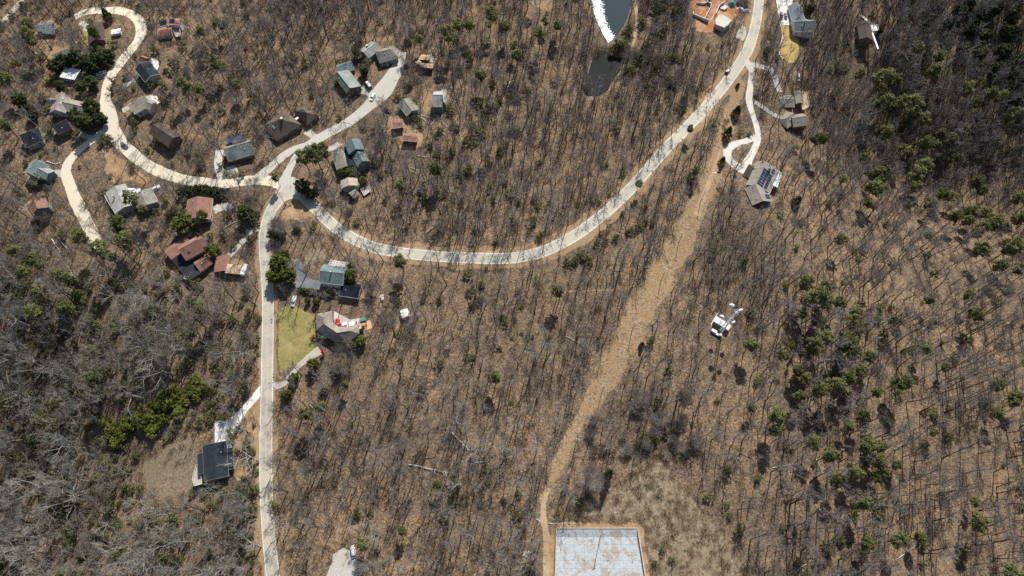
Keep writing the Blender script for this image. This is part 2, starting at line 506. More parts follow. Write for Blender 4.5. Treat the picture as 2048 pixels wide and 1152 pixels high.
def bark_mat(name, lo, hi, var):
    m, t, bs = new_mat(name)
    tc = nd(t, 'ShaderNodeTexCoord')
    oi = nd(t, 'ShaderNodeObjectInfo')
    f = noise_n(t, 0.8, 4, 0.7, tc.outputs['Object'])
    k = mathn(t, 'ADD', mathn(t, 'MULTIPLY', f, 0.35), mathn(t, 'MULTIPLY', oi.outputs['Random'], 0.75))
    c = ramp(t, k, [(0.10, lo), (0.95, hi)])
    t.links.new(c, bs.inputs['Base Color'])
    bs.inputs['Roughness'].default_value = 0.9
    bs.inputs['Specular IOR Level'].default_value = 0.15
    return m
M['bark'] = bark_mat('grey_bark', (0.042, 0.034, 0.028), (0.14, 0.12, 0.102), 0.3)
M['twig'] = bark_mat('grey_twigs', (0.115, 0.10, 0.09), (0.29, 0.262, 0.238), 0.3)
M['palebark'] = bark_mat('pale_bark', (0.15, 0.138, 0.116), (0.36, 0.342, 0.30), 0.3)
M['mud'] = fade_edge(surf('pond_mud', (0.10, 0.075, 0.045), (0.24, 0.18, 0.11), 1.0, 0.8, (0.30, 0.235, 0.15), 0.2, 0.15), 2.0, 0.5)
M['pinebark'] = bark_mat('pine_bark', (0.07, 0.045, 0.032), (0.14, 0.095, 0.07), 0.3)
M['brush'] = bark_mat('brush_twigs', (0.11, 0.085, 0.07), (0.27, 0.22, 0.185), 0.3)

def leaf_mat(name, lo, hi, tl=0.25):
    m, t, bs = new_mat(name)
    tc = nd(t, 'ShaderNodeTexCoord')
    oi = nd(t, 'ShaderNodeObjectInfo')
    f = noise_n(t, 1.1, 4, 0.7, tc.outputs['Object'])
    k = mathn(t, 'ADD', mathn(t, 'MULTIPLY', f, 0.7), mathn(t, 'MULTIPLY', oi.outputs['Random'], 0.45))
    c = ramp(t, k, [(0.28, lo), (0.82, hi)])
    t.links.new(c, bs.inputs['Base Color'])
    bs.inputs['Roughness'].default_value = 0.6
    bs.inputs['Specular IOR Level'].default_value = 0.25
    tr = nd(t, 'ShaderNodeBsdfTranslucent')
    t.links.new(c, tr.inputs[0])
    mx = nd(t, 'ShaderNodeMixShader')
    mx.inputs[0].default_value = tl
    t.links.new(bs.outputs[0], mx.inputs[1]); t.links.new(tr.outputs[0], mx.inputs[2])
    t.links.new(mx.outputs[0], t.nodes['Material Output'].inputs['Surface'])
    return m
M['needles'] = leaf_mat('pine_needles', (0.080, 0.092, 0.030), (0.19, 0.195, 0.066))
M['conifer'] = leaf_mat('dark_conifer', (0.022, 0.036, 0.010), (0.070, 0.084, 0.018), 0.15)
M['glossy'] = leaf_mat('broad_evergreen', (0.038, 0.060, 0.010), (0.13, 0.145, 0.024))
M['laurel'] = leaf_mat('laurel_leaves', (0.085, 0.096, 0.034), (0.20, 0.205, 0.078))
M['thicket'] = leaf_mat('rhododendron_leaves', (0.060, 0.080, 0.012), (0.21, 0.222, 0.034))
M['forsythia'] = leaf_mat('yellow_blossom', (0.42, 0.33, 0.02), (0.62, 0.50, 0.05))
M['drystalk'] = leaf_mat('dry_stalks', (0.22, 0.16, 0.085), (0.46, 0.36, 0.22), 0.2)
M['redbush'] = leaf_mat('russet_leaves', (0.16, 0.06, 0.025), (0.30, 0.13, 0.05))

# ------------------------------------------------------------------ the setting: ground, ponds, roads, clearings
def axis(a, b, step, outer):
    core = list(np.arange(a, b + 0.01, step))
    ext = []; s = step; p = 0.0
    while p < outer:
        s *= 1.28; p += s; ext.append(p)
    return np.array([a - e for e in reversed(ext)] + core + [b + e for e in ext])

gx, gy = axis(-345, 345, 2.5, 3500), axis(-40, 395, 2.5, 3500)
X, Y = np.meshgrid(gx, gy)
Z = terr(X.ravel(), Y.ravel())
nx, ny = len(gx), len(gy)
I = np.arange(nx * ny).reshape(ny, nx)
Fq = np.stack([I[:-1, :-1], I[:-1, 1:], I[1:, 1:], I[1:, :-1]], -1).reshape(-1, 4)
gme = npmesh('ground', np.stack([X.ravel(), Y.ravel(), Z], -1), Fq, M['litter'], 4)
gme.polygons.foreach_set('use_smooth', [True] * len(gme.polygons))
tag(obj('ground', gme), kind='structure')

def attr(me, name, vals):
    a = me.attributes.new(name, 'FLOAT', 'POINT')
    a.data.foreach_set('value', np.asarray(vals, np.float32))

def flat_poly(name, poly, z, mat, ruffle=False):
    m = [Vector(p) for p in poly]
    x0, x1 = min(p[0] for p in poly), max(p[0] for p in poly); y0, y1 = min(p[1] for p in poly), max(p[1] for p in poly)
    pts = [Vector((x, y)) for x in np.arange(x0 + 1, x1, 3) for y in np.arange(y0 + 1, y1, 3) if poly_sd(x, y, poly) < -0.8]
    n = len(m)
    vs, es, fs, *_ = delaunay_2d_cdt(m + pts, [(i, (i + 1) % n) for i in range(n)], [], 1, 1e-4)
    me = mesh(name, [(v.x, v.y, z) for v in vs], fs, mat)
    if ruffle:
        # strength of the breeze: strongest along the western bank
        west = [hit(u, v, z) for u, v in [(1186, -40), (1190, 0), (1196, 37), (1206, 62), (1217, 80)]]
        val = []
        for v in vs:
            dd = 1e9
            for a, b in zip(west[:-1], west[1:]):
                ax, ay = a; ex, ey = b[0] - a[0], b[1] - a[1]
                t = max(0, min(1, ((v.x - ax) * ex + (v.y - ay) * ey) / (ex * ex + ey * ey)))
                dd = min(dd, math.hypot(v.x - ax - ex * t, v.y - ay - ey * t))
            val.append(1.0 - dd / 8.0)
        attr(me, 'ruffle', val)
    return tag(obj(name, me), kind='structure')

def grow(poly, d):
    cx = sum(p[0] for p in poly) / len(poly); cy = sum(p[1] for p in poly) / len(poly)
    return [(cx + (x - cx) * (1 + d / max(1, math.hypot(x - cx, y - cy))), cy + (y - cy) * (1 + d / max(1, math.hypot(x - cx, y - cy)))) for x, y in poly]
flat_poly('upper_pond_water', grow(POND_UP, 1.6), UP_LEVEL, M['water'], True)
flat_poly('lower_pond_water', grow(POND_LOW, 1.6), LOW_LEVEL, M['water2'])

MASK_POLY = []      # (polygon in map sketch coordinates, margin)
MASK_LINE = []      # (polyline, half width)

def sheet(name, pxs, mat, off, jit=0.8, step=2.2, mask=None, parent=None, grid=3.5):
    P = [at(u, v) for u, v in pxs]
    out = []
    n = len(P)
    for i in range(n):
        a, b = P[i], P[(i + 1) % n]
        k = max(1, int((b - a).length / step))
        for j in range(k):
            p = a.lerp(b, j / k)
            if jit:
                q = mnoise.noise_vector(Vector((p.x * .12, p.y * .12, 3.1))) * jit * 1.6 + mnoise.noise_vector(Vector((p.x * .5, p.y * .5, 7.7))) * jit * .6
                p = p + Vector((q.x, q.y, 0))
            out.append((p.x, p.y))
    x0, x1 = min(p[0] for p in out), max(p[0] for p in out); y0, y1 = min(p[1] for p in out), max(p[1] for p in out)
    XX, YY = np.meshgrid(np.arange(x0, x1, grid), np.arange(y0, y1, grid))
    XX = XX.ravel(); YY = YY.ravel()
    sd = poly_sd(XX, YY, out)
    pts = [Vector((x, y)) for x, y, d in zip(XX, YY, sd) if d < -0.7]
    m = len(out)
    vs, es, fs, *_ = delaunay_2d_cdt([Vector(p) for p in out] + pts, [(i, (i + 1) % m) for i in range(m)], [], 1, 1e-4)
    vx = np.array([v.x for v in vs]); vy = np.array([v.y for v in vs])
    vz = terr(vx, vy) + off
    me = mesh(name, list(zip(vx, vy, vz)), fs, mat, True)
    attr(me, 'inset', -poly_sd(vx, vy, out))
    o = obj(name, me, parent)
    if parent is None:
        tag(o, kind='structure')
    if mask is not None:
        MASK_POLY.append((pxs, mask))
    return o

def spline(P, step=2.5):
    """Catmull-Rom through points, resampled"""
    Q = []
    for i in range(len(P) - 1):
        p0, p1, p2, p3 = P[max(i - 1, 0)], P[i], P[i + 1], P[min(i + 2, len(P) - 1)]
        k = max(2, int((p2 - p1).length / step))
        for j in range(k):
            t = j / k
            Q.append(0.5 * ((2 * p1) + (p2 - p0) * t + (2 * p0 - 5 * p1 + 4 * p2 - p3) * t * t + (3 * p1 - p0 - 3 * p2 + p3) * t ** 3))
    Q.append(P[-1])
    return Q

def ribbon(name, pxs, width, mat, off, lat=0.0, jit=0.0, mask=None, parent=None, cross=(-1, -.75, -.4, 0, .4, .75, 1)):
    """width: metres, or a list matching pxs; lat: sideways shift of the strip"""
    ws = width if isinstance(width, (list, tuple)) else [width] * len(pxs)
    P = [Vector((*at(u, v).xy, w_)) for (u, v), w_ in zip(pxs, ws)]
    Q = spline(P)
    V = []; ins = []; F = []
    nc = len(cross)
    for i, q in enumerate(Q):
        d = (Q[min(i + 1, len(Q) - 1)] - Q[max(i - 1, 0)]).xy.normalized()
        nrm = Vector((-d.y, d.x))
        jl = jit * mnoise.noise(Vector((i * .33, 1.3, lat))) ; jr = jit * mnoise.noise(Vector((i * .33, 9.3, lat)))
        for s in cross:
            hw = q.z / 2 + (jl if s > 0 else jr)
            p = q.xy + nrm * (lat + s * hw)
            V.append((p.x, p.y)); ins.append(hw * (1 - abs(s)))
    for i in range(len(Q) - 1):
        for j in range(nc - 1):
            a = i * nc + j
            F.append((a, a + nc, a + nc + 1, a + 1)[::-1])
    V = np.array(V)
    vz = terr(V[:, 0], V[:, 1]) + off
    me = mesh(name, [(x, y, z) for (x, y), z in zip(V, vz)], F, mat, True)
    attr(me, 'inset', ins)
    o = obj(name, me, parent)
    if parent is None:
        tag(o, kind='structure')
    if mask is not None:
        MASK_LINE.append((pxs, mask))
    return o

ROAD = [(1519, -60), (1518, 0), (1511, 50), (1500, 88), (1484, 120), (1449, 170), (1414, 212), (1374, 255), (1340, 289), (1301, 333), (1254, 385), (1199, 435),
        (1144, 475), (1089, 502), (1049, 512), (1012, 517), (937, 516), (862, 512), (787, 503), (737, 491), (692, 469), (662, 447), (637, 422), (613, 398), (596, 380)]
ROAD2 = [(598, 372), (580, 379), (562, 394), (544, 418), (533, 448), (529, 478), (530, 510), (533, 545), (535, 576), (536, 626), (535, 700), (534, 780), (532, 864), (532, 964), (537, 1064), (546, 1152), (556, 1230)]
GRAVEL = [(572, 372), (545, 363), (500, 361), (450, 367), (400, 365), (355, 356), (315, 341), (280, 320), (250, 296), (230, 268), (219, 243), (213, 218), (211, 198), (216, 170), (226, 145), (246, 119),
          (267, 95), (281, 71), (281, 48), (266, 31), (238, 21), (205, 21), (176, 23), (150, 34)]
GRAVEL2 = [(222, 258), (203, 268), (182, 283), (160, 299), (141, 319), (131, 343), (140, 373), (155, 405), (170, 438), (185, 468), (196, 496)]
LANE = [(568, 368), (576, 345), (590, 316), (606, 298), (632, 281), (662, 264), (707, 237), (737, 212), (764, 184), (784, 154), (798, 126), (803, 104)]
LANE2 = [(515, 358), (540, 336), (566, 312), (590, 298), (612, 291)]

# shoulders first (lowest), then clearings, then surfaces
ribbon('road_verge', ROAD, 13.5, M['verge'], 0.035, jit=2.0, mask=None)
ribbon('road_verge', ROAD2, 10.5, M['verge'], 0.039, jit=1.5)
ribbon('gravel_shoulder', ROAD, 7.9, M['track'], 0.085, jit=1.3)
ribbon('gravel_shoulder', ROAD2[2:], 7.3, M['track'], 0.089, jit=1.2)
rd = ribbon('road', ROAD, 6.3, M['road'], 0.10, mask=18)
rd2 = ribbon('road', ROAD2, [9, 8, 6.6] + [6.0] * 14, M['road'], 0.106, mask=15)
for par, pts, o in ((rd, ROAD, 0.0), (rd2, ROAD2[2:], 0.006)):
    for l in (-0.16, 0.16):
        ribbon('centre_line', pts, 0.15, M['yellowline'], 0.116 + o, lat=l, parent=par, cross=(-1, 1))
    for l in (-2.65, 2.65):
        ribbon('edge_line', pts, 0.16, M['whiteline'], 0.116 + o, lat=l, parent=par, cross=(-1, 1))
sheet('junction_paving', [(556, 404), (545, 396), (560, 362), (585, 352), (606, 362), (612, 388), (622, 408), (600, 400), (585, 398), (572, 402)], M['oldasphalt'], 0.092, 0.3, mask=4)
ribbon('gravel_road', GRAVEL, [7, 7, 6.2, 6, 6, 6.2, 6.5, 7, 7.5, 8.5, 10, 8.5, 6.5, 6, 6, 6.2, 6.2, 6.5, 7, 6.5, 6.2, 6, 6, 5.5], M['gravel'], 0.070, jit=0.7, mask=11)
ribbon('gravel_road', GRAVEL2, [8, 6, 4.8, 4.8, 5, 6.2, 6.6, 7, 7, 6.6, 6], M['gravel'], 0.076, jit=0.7, mask=10)
ribbon('worn_lane', LANE, [6, 4.5, 4, 4.5, 6, 6.2, 6.5, 7.5, 11, 9.5, 7, 6], M['oldasphalt'], 0.084, jit=0.5, mask=13)
ribbon('worn_lane', LANE2, [6, 5, 4.8, 4.6, 4.5], M['oldasphalt'], 0.080, jit=0.4, mask=9)

def ring(name, poly, d0, d1, mat):
    A_, B_ = grow(poly, d0), grow(poly, d1)
    n_ = len(poly)
    sub = lambda P: [tuple(Vector(P[i]).lerp(Vector(P[(i + 1) % n_]), j / 6)) for i in range(n_) for j in range(6)]
    A_, B_ = sub(A_), sub(B_)
    V_, ins = [], []
    k = 5
    for pa, pb in zip(A_, B_):
        for j in range(k):
            f_ = j / (k - 1)
            px, py = pa[0] + (pb[0] - pa[0]) * f_, pa[1] + (pb[1] - pa[1]) * f_
            V_.append((px, py, th(px, py) + .05)); ins.append((1 - f_) * (d1 - d0))
    m_ = len(A_)
    F_ = [(i * k + j, i * k + j + 1, ((i + 1) % m_) * k + j + 1, ((i + 1) % m_) * k + j) for i in range(m_) for j in range(k - 1)]
    me = mesh(name, V_, F_, mat, True)
    attr(me, 'inset', ins)
    tag(obj(name, me), kind='structure')
ring('muddy_bank', POND_UP, -1.0, 4.0, M['mud'])
ring('muddy_bank', POND_LOW, -1.0, 4.0, M['mud'])

# power line clearing, tracks, lawns
CLEAR = [(1086, 1010), (1110, 940), (1150, 862), (1185, 800), (1225, 730), (1265, 650), (1310, 570), (1352, 500), (1385, 435), (1403, 395), (1428, 340), (1445, 290), (1458, 240), (1470, 195), (1482, 160)]
CW = [5, 7, 9.5, 12, 14.5, 16, 16.5, 15.5, 14, 13, 12, 10.5, 9.5, 8.5, 7]
ribbon('power_line_clearing', CLEAR, CW, M['straw'], 0.045, jit=2.6, cross=(-1, -.8, -.6, -.4, -.2, 0, .2, .4, .6, .8, 1))
for i in range(len(CLEAR) - 1):
    MASK_LINE.append((CLEAR[i:i + 2], (CW[i] + CW[i + 1]) / 4 / 0.235))
for l_ in (-.9, .9):
    ribbon('wheel_rut', CLEAR[1:10], [.5] * 9, M['verge'], 0.056, lat=l_ + 1.4, jit=.35, cross=(-1, 0, 1))
ribbon('dirt_track', [(1096, 1215), (1094, 1152), (1094, 1080), (1087, 1020), (1095, 975)], [5, 5, 4.2, 3.8, 3], M['track'], 0.058, jit=0.7, mask=12)
ribbon('dirt_track', [(1394, 432), (1402, 405), (1415, 372), (1430, 335), (1440, 300)], [4.5, 4.5, 3.6, 3.2, 2], M['track'], 0.062, jit=0.7)
ribbon('woodland_track', [(1118, 587), (1160, 582), (1205, 580), (1255, 580), (1300, 583)], 2.0, M['verge'], 0.05, jit=0.8, mask=4)
ribbon('earth_path', [(1268, -40), (1272, 20), (1273, 50), (1270, 78), (1262, 98), (1250, 110), (1234, 116), (1212, 116), (1190, 112)], [3, 3, 3, 3, 3.2, 3.6, 4, 4, 3], M['track'], 0.05, jit=0.5, mask=7)
ribbon('stream_path', [(-20, 62), (10, 38), (40, 5), (60, -30)], 4.0, M['greygravel'], 0.05, jit=0.6, mask=9)
for q_, (cu_, cv_, rr_) in enumerate([(1208, 770, 14), (1240, 690, 12), (1290, 590, 13), (1335, 520, 12), (1375, 450, 11), (1160, 850, 10), (1418, 365, 9)]):
    sheet('grassy_patch', [(cu_ + rr_ * (1 + .4 * math.sin(3.1 * a_ + q_)) * math.cos(a_), cv_ + rr_ * (1 + .4 * math.cos(2.3 * a_ + q_)) * math.sin(a_)) for a_ in [i * .57 for i in range(11)]], M['drygrass'], 0.052, 1.5)
sheet('shrubby_dry_hillside', [(1150, 1010), (1210, 985), (1250, 940), (1300, 905), (1345, 940), (1390, 985), (1440, 1050), (1490, 1120), (1510, 1200), (1310, 1205), (1292, 1150), (1278, 1046), (1110, 1046), (1100, 1020)], M['drygrass'], 0.05, 2.2, mask=2)
sheet('tank_apron', [(1098, 1042), (1290, 1042), (1312, 1210), (1094, 1210)], M['dirt'], 0.066, 0.9, mask=3)
sheet('mulched_yard', [(290, 905), (345, 880), (398, 858), (402, 880), (398, 950), (392, 985), (350, 1010), (320, 1012), (285, 985), (272, 945)], M['drygrass'], 0.05, 1.8, mask=-2)
sheet('roadside_bank', [(512, 790), (524, 790), (525, 1152), (500, 1152), (508, 960), (470, 960), (458, 900), (470, 850)], M['dirt'], 0.043, 1.4)
sheet('front_lawn', [(551, 618), (570, 607), (600, 606), (633, 628), (636, 660), (634, 700), (612, 722), (590, 738), (566, 752), (550, 757)], M['lawn'], 0.055, 0.4, mask=2)
sheet('side_lawn', [(585, 500), (612, 484), (650, 488), (668, 505), (658, 525), (640, 530), (628, 556), (612, 548), (598, 535)], M['drygrass'], 0.055, 1.2, mask=-6)
sheet('dormant_lawn', [(1562, 51), (1582, 51), (1588, 70), (1598, 73), (1600, 105), (1592, 127), (1575, 126), (1558, 108), (1563, 85), (1564, 64)], M['dormant'], 0.055, 0.25, mask=1)
sheet('bare_slope', [(196, 285), (215, 282), (236, 312), (262, 330), (300, 350), (312, 366), (285, 372), (258, 366), (225, 366), (205, 340)], M['dirt'], 0.05, 1.5, mask=-8)
sheet('bare_slope', [(540, 410), (552, 412), (556, 430), (590, 400), (604, 404), (628, 436), (610, 450), (580, 440), (565, 452), (556, 450)], M['dirt'], 0.05, 1.0, mask=-4)
sheet('construction_clay', [(1378, -10), (1386, 40), (1390, 62), (1420, 70), (1456, 62), (1480, 30), (1490, -10)], M['clay'], 0.05, 1.8, mask=2)
sheet('gravel_pad', [(1484, 40), (1493, 60), (1497, 78), (1486, 84), (1470, 74), (1478, 55)], M['greygravel'], 0.06, 0.5, mask=2)
sheet('gravel_pad', [(650, 1215), (653, 1152), (664, 1108), (688, 1091), (706, 1100), (716, 1118), (722, 1160), (724, 1215)], M['greygravel'], 0.06, 0.5, mask=3)
sheet('dirt_turnout', [(672, 1096), (668, 1060), (682, 1020), (692, 1000), (700, 1040), (694, 1085)], M['verge'], 0.05, 1.0, mask=-2)
sheet('gravel_pad', [(1416, 640), (1432, 626), (1474, 648), (1458, 682), (1424, 672)], M['verge'], 0.055, 0.6, mask=4)
sheet('worn_clearing', [(740, 70), (790, 68), (800, 80), (770, 86), (735, 84)], M['straw'], 0.05, 1.0, mask=-2)
sheet('worn_clearing', [(1040, -5), (1120, -5), (1125, 12), (1100, 24), (1070, 22)], M['straw'], 0.05, 1.0, mask=-2)

# driveways
ribbon('driveway', [(541, 772), (523, 780), (508, 797), (488, 820), (468, 846), (456, 862)], [6, 4.2, 3.4, 3.6, 5.5, 8], M['concrete'], 0.064, mask=11)
sheet('driveway', [(429, 845), (440, 840), (468, 842), (462, 862), (462, 880), (464, 905), (458, 910), (450, 884), (430, 886)], M['concrete'], 0.072, 0, mask=4)
ribbon('driveway', [(546, 772), (566, 768), (582, 752), (600, 730), (622, 712), (640, 700)], [5, 3.4, 3.0, 3.0, 4.0, 5], M['oldasphalt'], 0.064, mask=6)
ribbon('driveway', [(590, 520), (600, 535), (606, 560), (628, 570), (648, 570)], [3, 4, 4.5, 5, 4.5], M['darkasphalt'], 0.064, mask=8)
sheet('driveway', [(584, 566), (604, 556), (634, 562), (634, 578), (596, 578)], M['darkasphalt'], 0.070, 0.2, mask=3)
ribbon('driveway', [(1491, 122), (1503, 140), (1501, 170), (1498, 200), (1504, 225), (1513, 252), (1516, 275), (1508, 300), (1496, 322), (1492, 338)], [5, 4, 3.6, 4.2, 3.4, 3.6, 3.8, 3.6, 4.5, 8], M['oldconcrete'], 0.064, mask=11)
ribbon('driveway', [(1512, 274), (1490, 283), (1466, 290), (1454, 305), (1462, 324), (1480, 336), (1494, 342)], [3.5, 3.4, 4, 4.8, 5, 6, 7], M['oldconcrete'], 0.070, mask=11)
ribbon('driveway', [(1500, 128), (1525, 134), (1546, 144), (1552, 165), (1560, 184)], [4, 4, 5.5, 4.5, 4], M['greygravel'], 0.060, mask=9)
ribbon('driveway', [(1510, 203), (1528, 216), (1548, 230), (1568, 236)], 3.6, M['greygravel'], 0.058, mask=8)
sheet('driveway', [(1546, -30), (1590, -30), (1584, 10), (1583, 50), (1563, 51), (1556, 22)], M['concrete'], 0.066, 0, mask=4)
ribbon('driveway', [(440, 300), (436, 325), (441, 348), (446, 362)], 4.2, M['oldconcrete'], 0.060, mask=8)
sheet('patio', [(452, 335), (470, 330), (478, 345), (462, 352)], M['oldconcrete'], 0.058, 0.3, mask=1)
ribbon('driveway', [(245, 222), (262, 212), (276, 205), (292, 200), (306, 198)], [3, 3.4, 3.6, 5, 6], M['oldconcrete'], 0.060, mask=8)
ribbon('driveway', [(132, 350), (112, 346), (96, 348)], 4.5, M['greygravel'], 0.060, mask=7)
ribbon('driveway', [(205, 150), (196, 156), (186, 160)], 3.4, M['greygravel'], 0.060, mask=5)
ribbon('driveway', [(160, 45), (175, 52), (168, 62)], 4.0, M['greygravel'], 0.060, mask=6)
ribbon('driveway', [(240, 175), (258, 168), (270, 160)], 3.6, M['greygravel'], 0.060, mask=6)
ribbon('driveway', [(196, 278), (176, 274), (160, 268)], 3.4, M['greygravel'], 0.056, mask=6)
ribbon('driveway', [(748, 190), (735, 184), (720, 180)], 5, M['greygravel'], 0.060, mask=7)
ribbon('driveway', [(612, 262), (622, 268), (632, 276)], 5, M['greygravel'], 0.062, mask=6)
ribbon('driveway', [(655, 300), (672, 292), (680, 286)], 4, M['greygravel'], 0.060, mask=6)
ribbon('driveway', [(530, 456), (506, 460), (488, 480), (470, 500), (458, 512)], 3.4, M['greygravel'], 0.056, mask=7)
ribbon('driveway', [(428, 420), (450, 412), (462, 420)], 4.5, M['oldconcrete'], 0.056, mask=7)
ribbon('driveway', [(800, 110), (790, 100), (778, 96)], 4.5, M['greygravel'], 0.060, mask=6)
sheet('patio', [(668, 622), (700, 640), (722, 636), (735, 648), (715, 664), (690, 656), (668, 645)], M['oldconcrete'], 0.060, 0.2, mask=4)
sheet('patio', [(716, 645), (742, 640), (746, 656), (726, 662)], M['brickpave'], 0.066, 0.5, mask=3)
sheet('patio', [(300, 194), (312, 192), (322, 205), (308, 210)], M['concrete'], 0.066, 0.3, mask=2)

# ------------------------------------------------------------------ buildings
FOOT = []           # building outlines in world coordinates

def slab_mesh(name, V, F, th_, mat):
    """solid sheet: faces F (counterclockwise from above) thickened downwards"""
    n = len(V)
    VV = [tuple(v) for v in V] + [(v[0], v[1], v[2] - th_) for v in V]
    FF = [tuple(f) for f in F] + [tuple(i + n for i in reversed(f)) for f in F]
    es = {}
    for f in F:
        for i in range(len(f)):
            a, b = f[i], f[(i + 1) % len(f)]
            es[(a, b)] = 1
    for (a, b) in es:
        if (b, a) not in es:
            FF.append((b, a, a + n, b + n))
    return mesh(name, VV, FF, mat)

def win_meshes():
    f = MB()
    for c, d in (((0, 0, .66), (1.2, .10, .10)), ((0, 0, -.66), (1.2, .14, .10)), ((-.55, 0, 0), (.10, .10, 1.22)), ((.55, 0, 0), (.10, .10, 1.22))):
        f.box(c, d)
    p = MB(); p.box((0, 0, 0), (1.0, .05, 1.22))
    return mesh('window', f.V, f.F, M['trim']), mesh('pane', p.V, p.F, M['glass'])
WIN_F, WIN_P = win_meshes()
_d = MB(); _d.box((0, 0, 1.05), (1.0, .08, 2.1)); DOOR = mesh('door', _d.V, _d.F, M['brownwall'])
_d = MB(); _d.box((.36, -.07, 1.0), (.06, .06, .16)); KNOB = mesh('handle', _d.V, _d.F, M['steel'])

HOUSES = []
class House:
    def __init__(s, name, label, cat, uv, group=None):
        g = at(*uv)
        s.z0 = g.z
        s.root = tag(empty(name, g), label, cat, group)
        s.g = g
        s.ndoor = 0
        s.uv = uv
        HOUSES.append(s)
    def P(s, uv, h):
        return at_z(uv[0], uv[1], s.z0 + h) - s.g
    def windows(s, p, q, out, eave):
        L = (q - p).length
        d = (q - p).normalized()
        ang = math.atan2(out.y, out.x) + math.pi / 2
        n = int((L - 0.8) / 3.1)
        if n < 1: return
        for fl in ([1.55] if eave < 4.6 else [1.5, 4.3]):
            for i in range(n):
                c = p + d * (L * (i + .5) / n) + out * 0.03
                if fl < 2 and i == n // 2 and s.ndoor < 1 and n > 1:
                    s.ndoor += 1
                    dr = obj('door', DOOR, s.root, (c.x, c.y, 0.15), ang)
                    obj('handle', KNOB, dr)
                    continue
                w_ = obj('window', WIN_F, s.root, (c.x, c.y, fl), ang)
                obj('pane', WIN_P, w_)
    def wing(s, A, B, wl, wr, eave, ridge, roof, wall, hip=(0, 0), trim=False, ov=0.45, el=None, er=None, win=True):
        a, b = s.P(A, ridge), s.P(B, ridge)
        m = (a + b) / 2
        u = (b - a).xy.normalized(); u = Vector((u.x, u.y, 0)); v = Vector((-u.y, u.x, 0))
        L = (b - a).length / 2
        el = eave if el is None else el; er = eave if er is None else er
        def pt(x, y, z): 
            q = m + u * x + v * y
            return Vector((q.x, q.y, z))
        r0, r1 = pt(-L + hip[0], 0, ridge), pt(L - hip[1], 0, ridge)
        V = [pt(-L, -wr, er), pt(L, -wr, er), pt(L, wl, el), pt(-L, wl, el), r0, r1]
        F = [(0, 1, 5, 4), (2, 3, 4, 5)]
        if hip[0]: F.append((3, 0, 4))
        if hip[1]: F.append((1, 2, 5))
        rf = obj('roof', slab_mesh('roof', V, F, 0.22, M['roof_' + roof]), s.root)
        # ridge cap and fascia boards
        cap = MB()
        dd = (r1 - r0).normalized()
        cap.add([r0 - v * .18 + Vector((0, 0, -.03)), r1 - v * .18 + Vector((0, 0, -.03)), r1 + Vector((0, 0, .07)), r0 + Vector((0, 0, .07)), r1 + v * .18 + Vector((0, 0, -.03)), r0 + v * .18 + Vector((0, 0, -.03))], [(0, 1, 2, 3), (3, 2, 4, 5), (0, 3, 5), (1, 4, 2), (0, 5, 4, 1)])
        cap.build('ridge_cap', M['roof_' + roof], rf)
        fm = MB()
        def board(p, q):
            c = (p + q) / 2; out_ = (c - m); out_.z = 0
            dirv = (q - p); n_ = Vector((dirv.y, -dirv.x, 0)).normalized()
            if n_.dot(out_) < 0: n_ = -n_
            k = n_ * .06; z1, z2 = Vector((0, 0, .03)), Vector((0, 0, -.26))
            e = n_ * .004
            fm.add([p + e + z2, q + e + z2, q + e + z1, p + e + z1, p + k + z2, q + k + z2, q + k + z1, p + k + z1],
                   [(0, 1, 2, 3), (7, 6, 5, 4), (0, 4, 5, 1), (3, 2, 6, 7), (0, 3, 7, 4), (1, 5, 6, 2)])
        board(V[0], V[1]); board(V[2], V[3])
        if not hip[0]: board(V[0], r0); board(r0, V[3])
        if not hip[1]: board(V[1], r1); board(r1, V[2])
        fm.build('fascia', M['trim'] if trim else M[wall], rf)
        # walls
        x0, x1 = -L + ov, L - ov
        y0, y1 = -wr + ov, wl - ov
        fr = (wr - ov) / wr if wr > .1 else 1; fl = (wl - ov) / wl if wl > .1 else 1
        zr = er + (ridge - er) * (1 - fr) - 0.24; zl = el + (ridge - el) * (1 - fl) - 0.24
        zb = -4.0
        sec0 = [pt(x0, y0, zb), pt(x0, y1, zb), pt(x0, y1, zl), pt(x0, 0, ridge - .26 if not hip[0] else zl), pt(x0, y0, zr)]
        sec1 = [pt(x1, y0, zb), pt(x1, y1, zb), pt(x1, y1, zl), pt(x1, 0, ridge - .26 if not hip[1] else zl), pt(x1, y0, zr)]
        WV = sec0 + sec1
        WF = [(4, 3, 2, 1, 0), (5, 6, 7, 8, 9)] + [(i, (i + 1) % 5, 5 + (i + 1) % 5, 5 + i) for i in range(5)]
        obj('wall', mesh('wall', WV, WF, M[wall]), s.root)
        if win:
            z_ = 0
            g = lambda x, y: pt(x, y, 0)
            s.windows(g(x0, y0), g(x1, y0), -v, min(er, el))
            s.windows(g(x1, y1), g(x0, y1), v, min(er, el))
            s.windows(g(x0, y1), g(x0, y0), -u, min(er, el))
            s.windows(g(x1, y0), g(x1, y1), u, min(er, el))
        FOOT.append([(p.x + s.g.x, p.y + s.g.y) for p in (V[0], V[1], V[2], V[3])])
        if win and L > 2.5:
            for k_ in range(2):
                x_, sg = rnd.uniform(-.7, .7) * (L - max(hip)), rnd.choice((-1, 1))
                wv, ev = (wl, el) if sg > 0 else (wr, er)
                kk = rnd.uniform(.25, .6)
                q = pt(x_, sg * kk * wv, ridge + (ev - ridge) * kk)
                vb = MB()
                if k_ == 0: vb.tube([q - Vector((0, 0, .2)), q + Vector((0, 0, .5))], .09, 6)
                else: vb.box((q.x, q.y, q.z + .1), (.5, .5, .35))
                vb.build('roof_vent', M['mailbox'] if k_ == 0 else M['greywall'], rf)
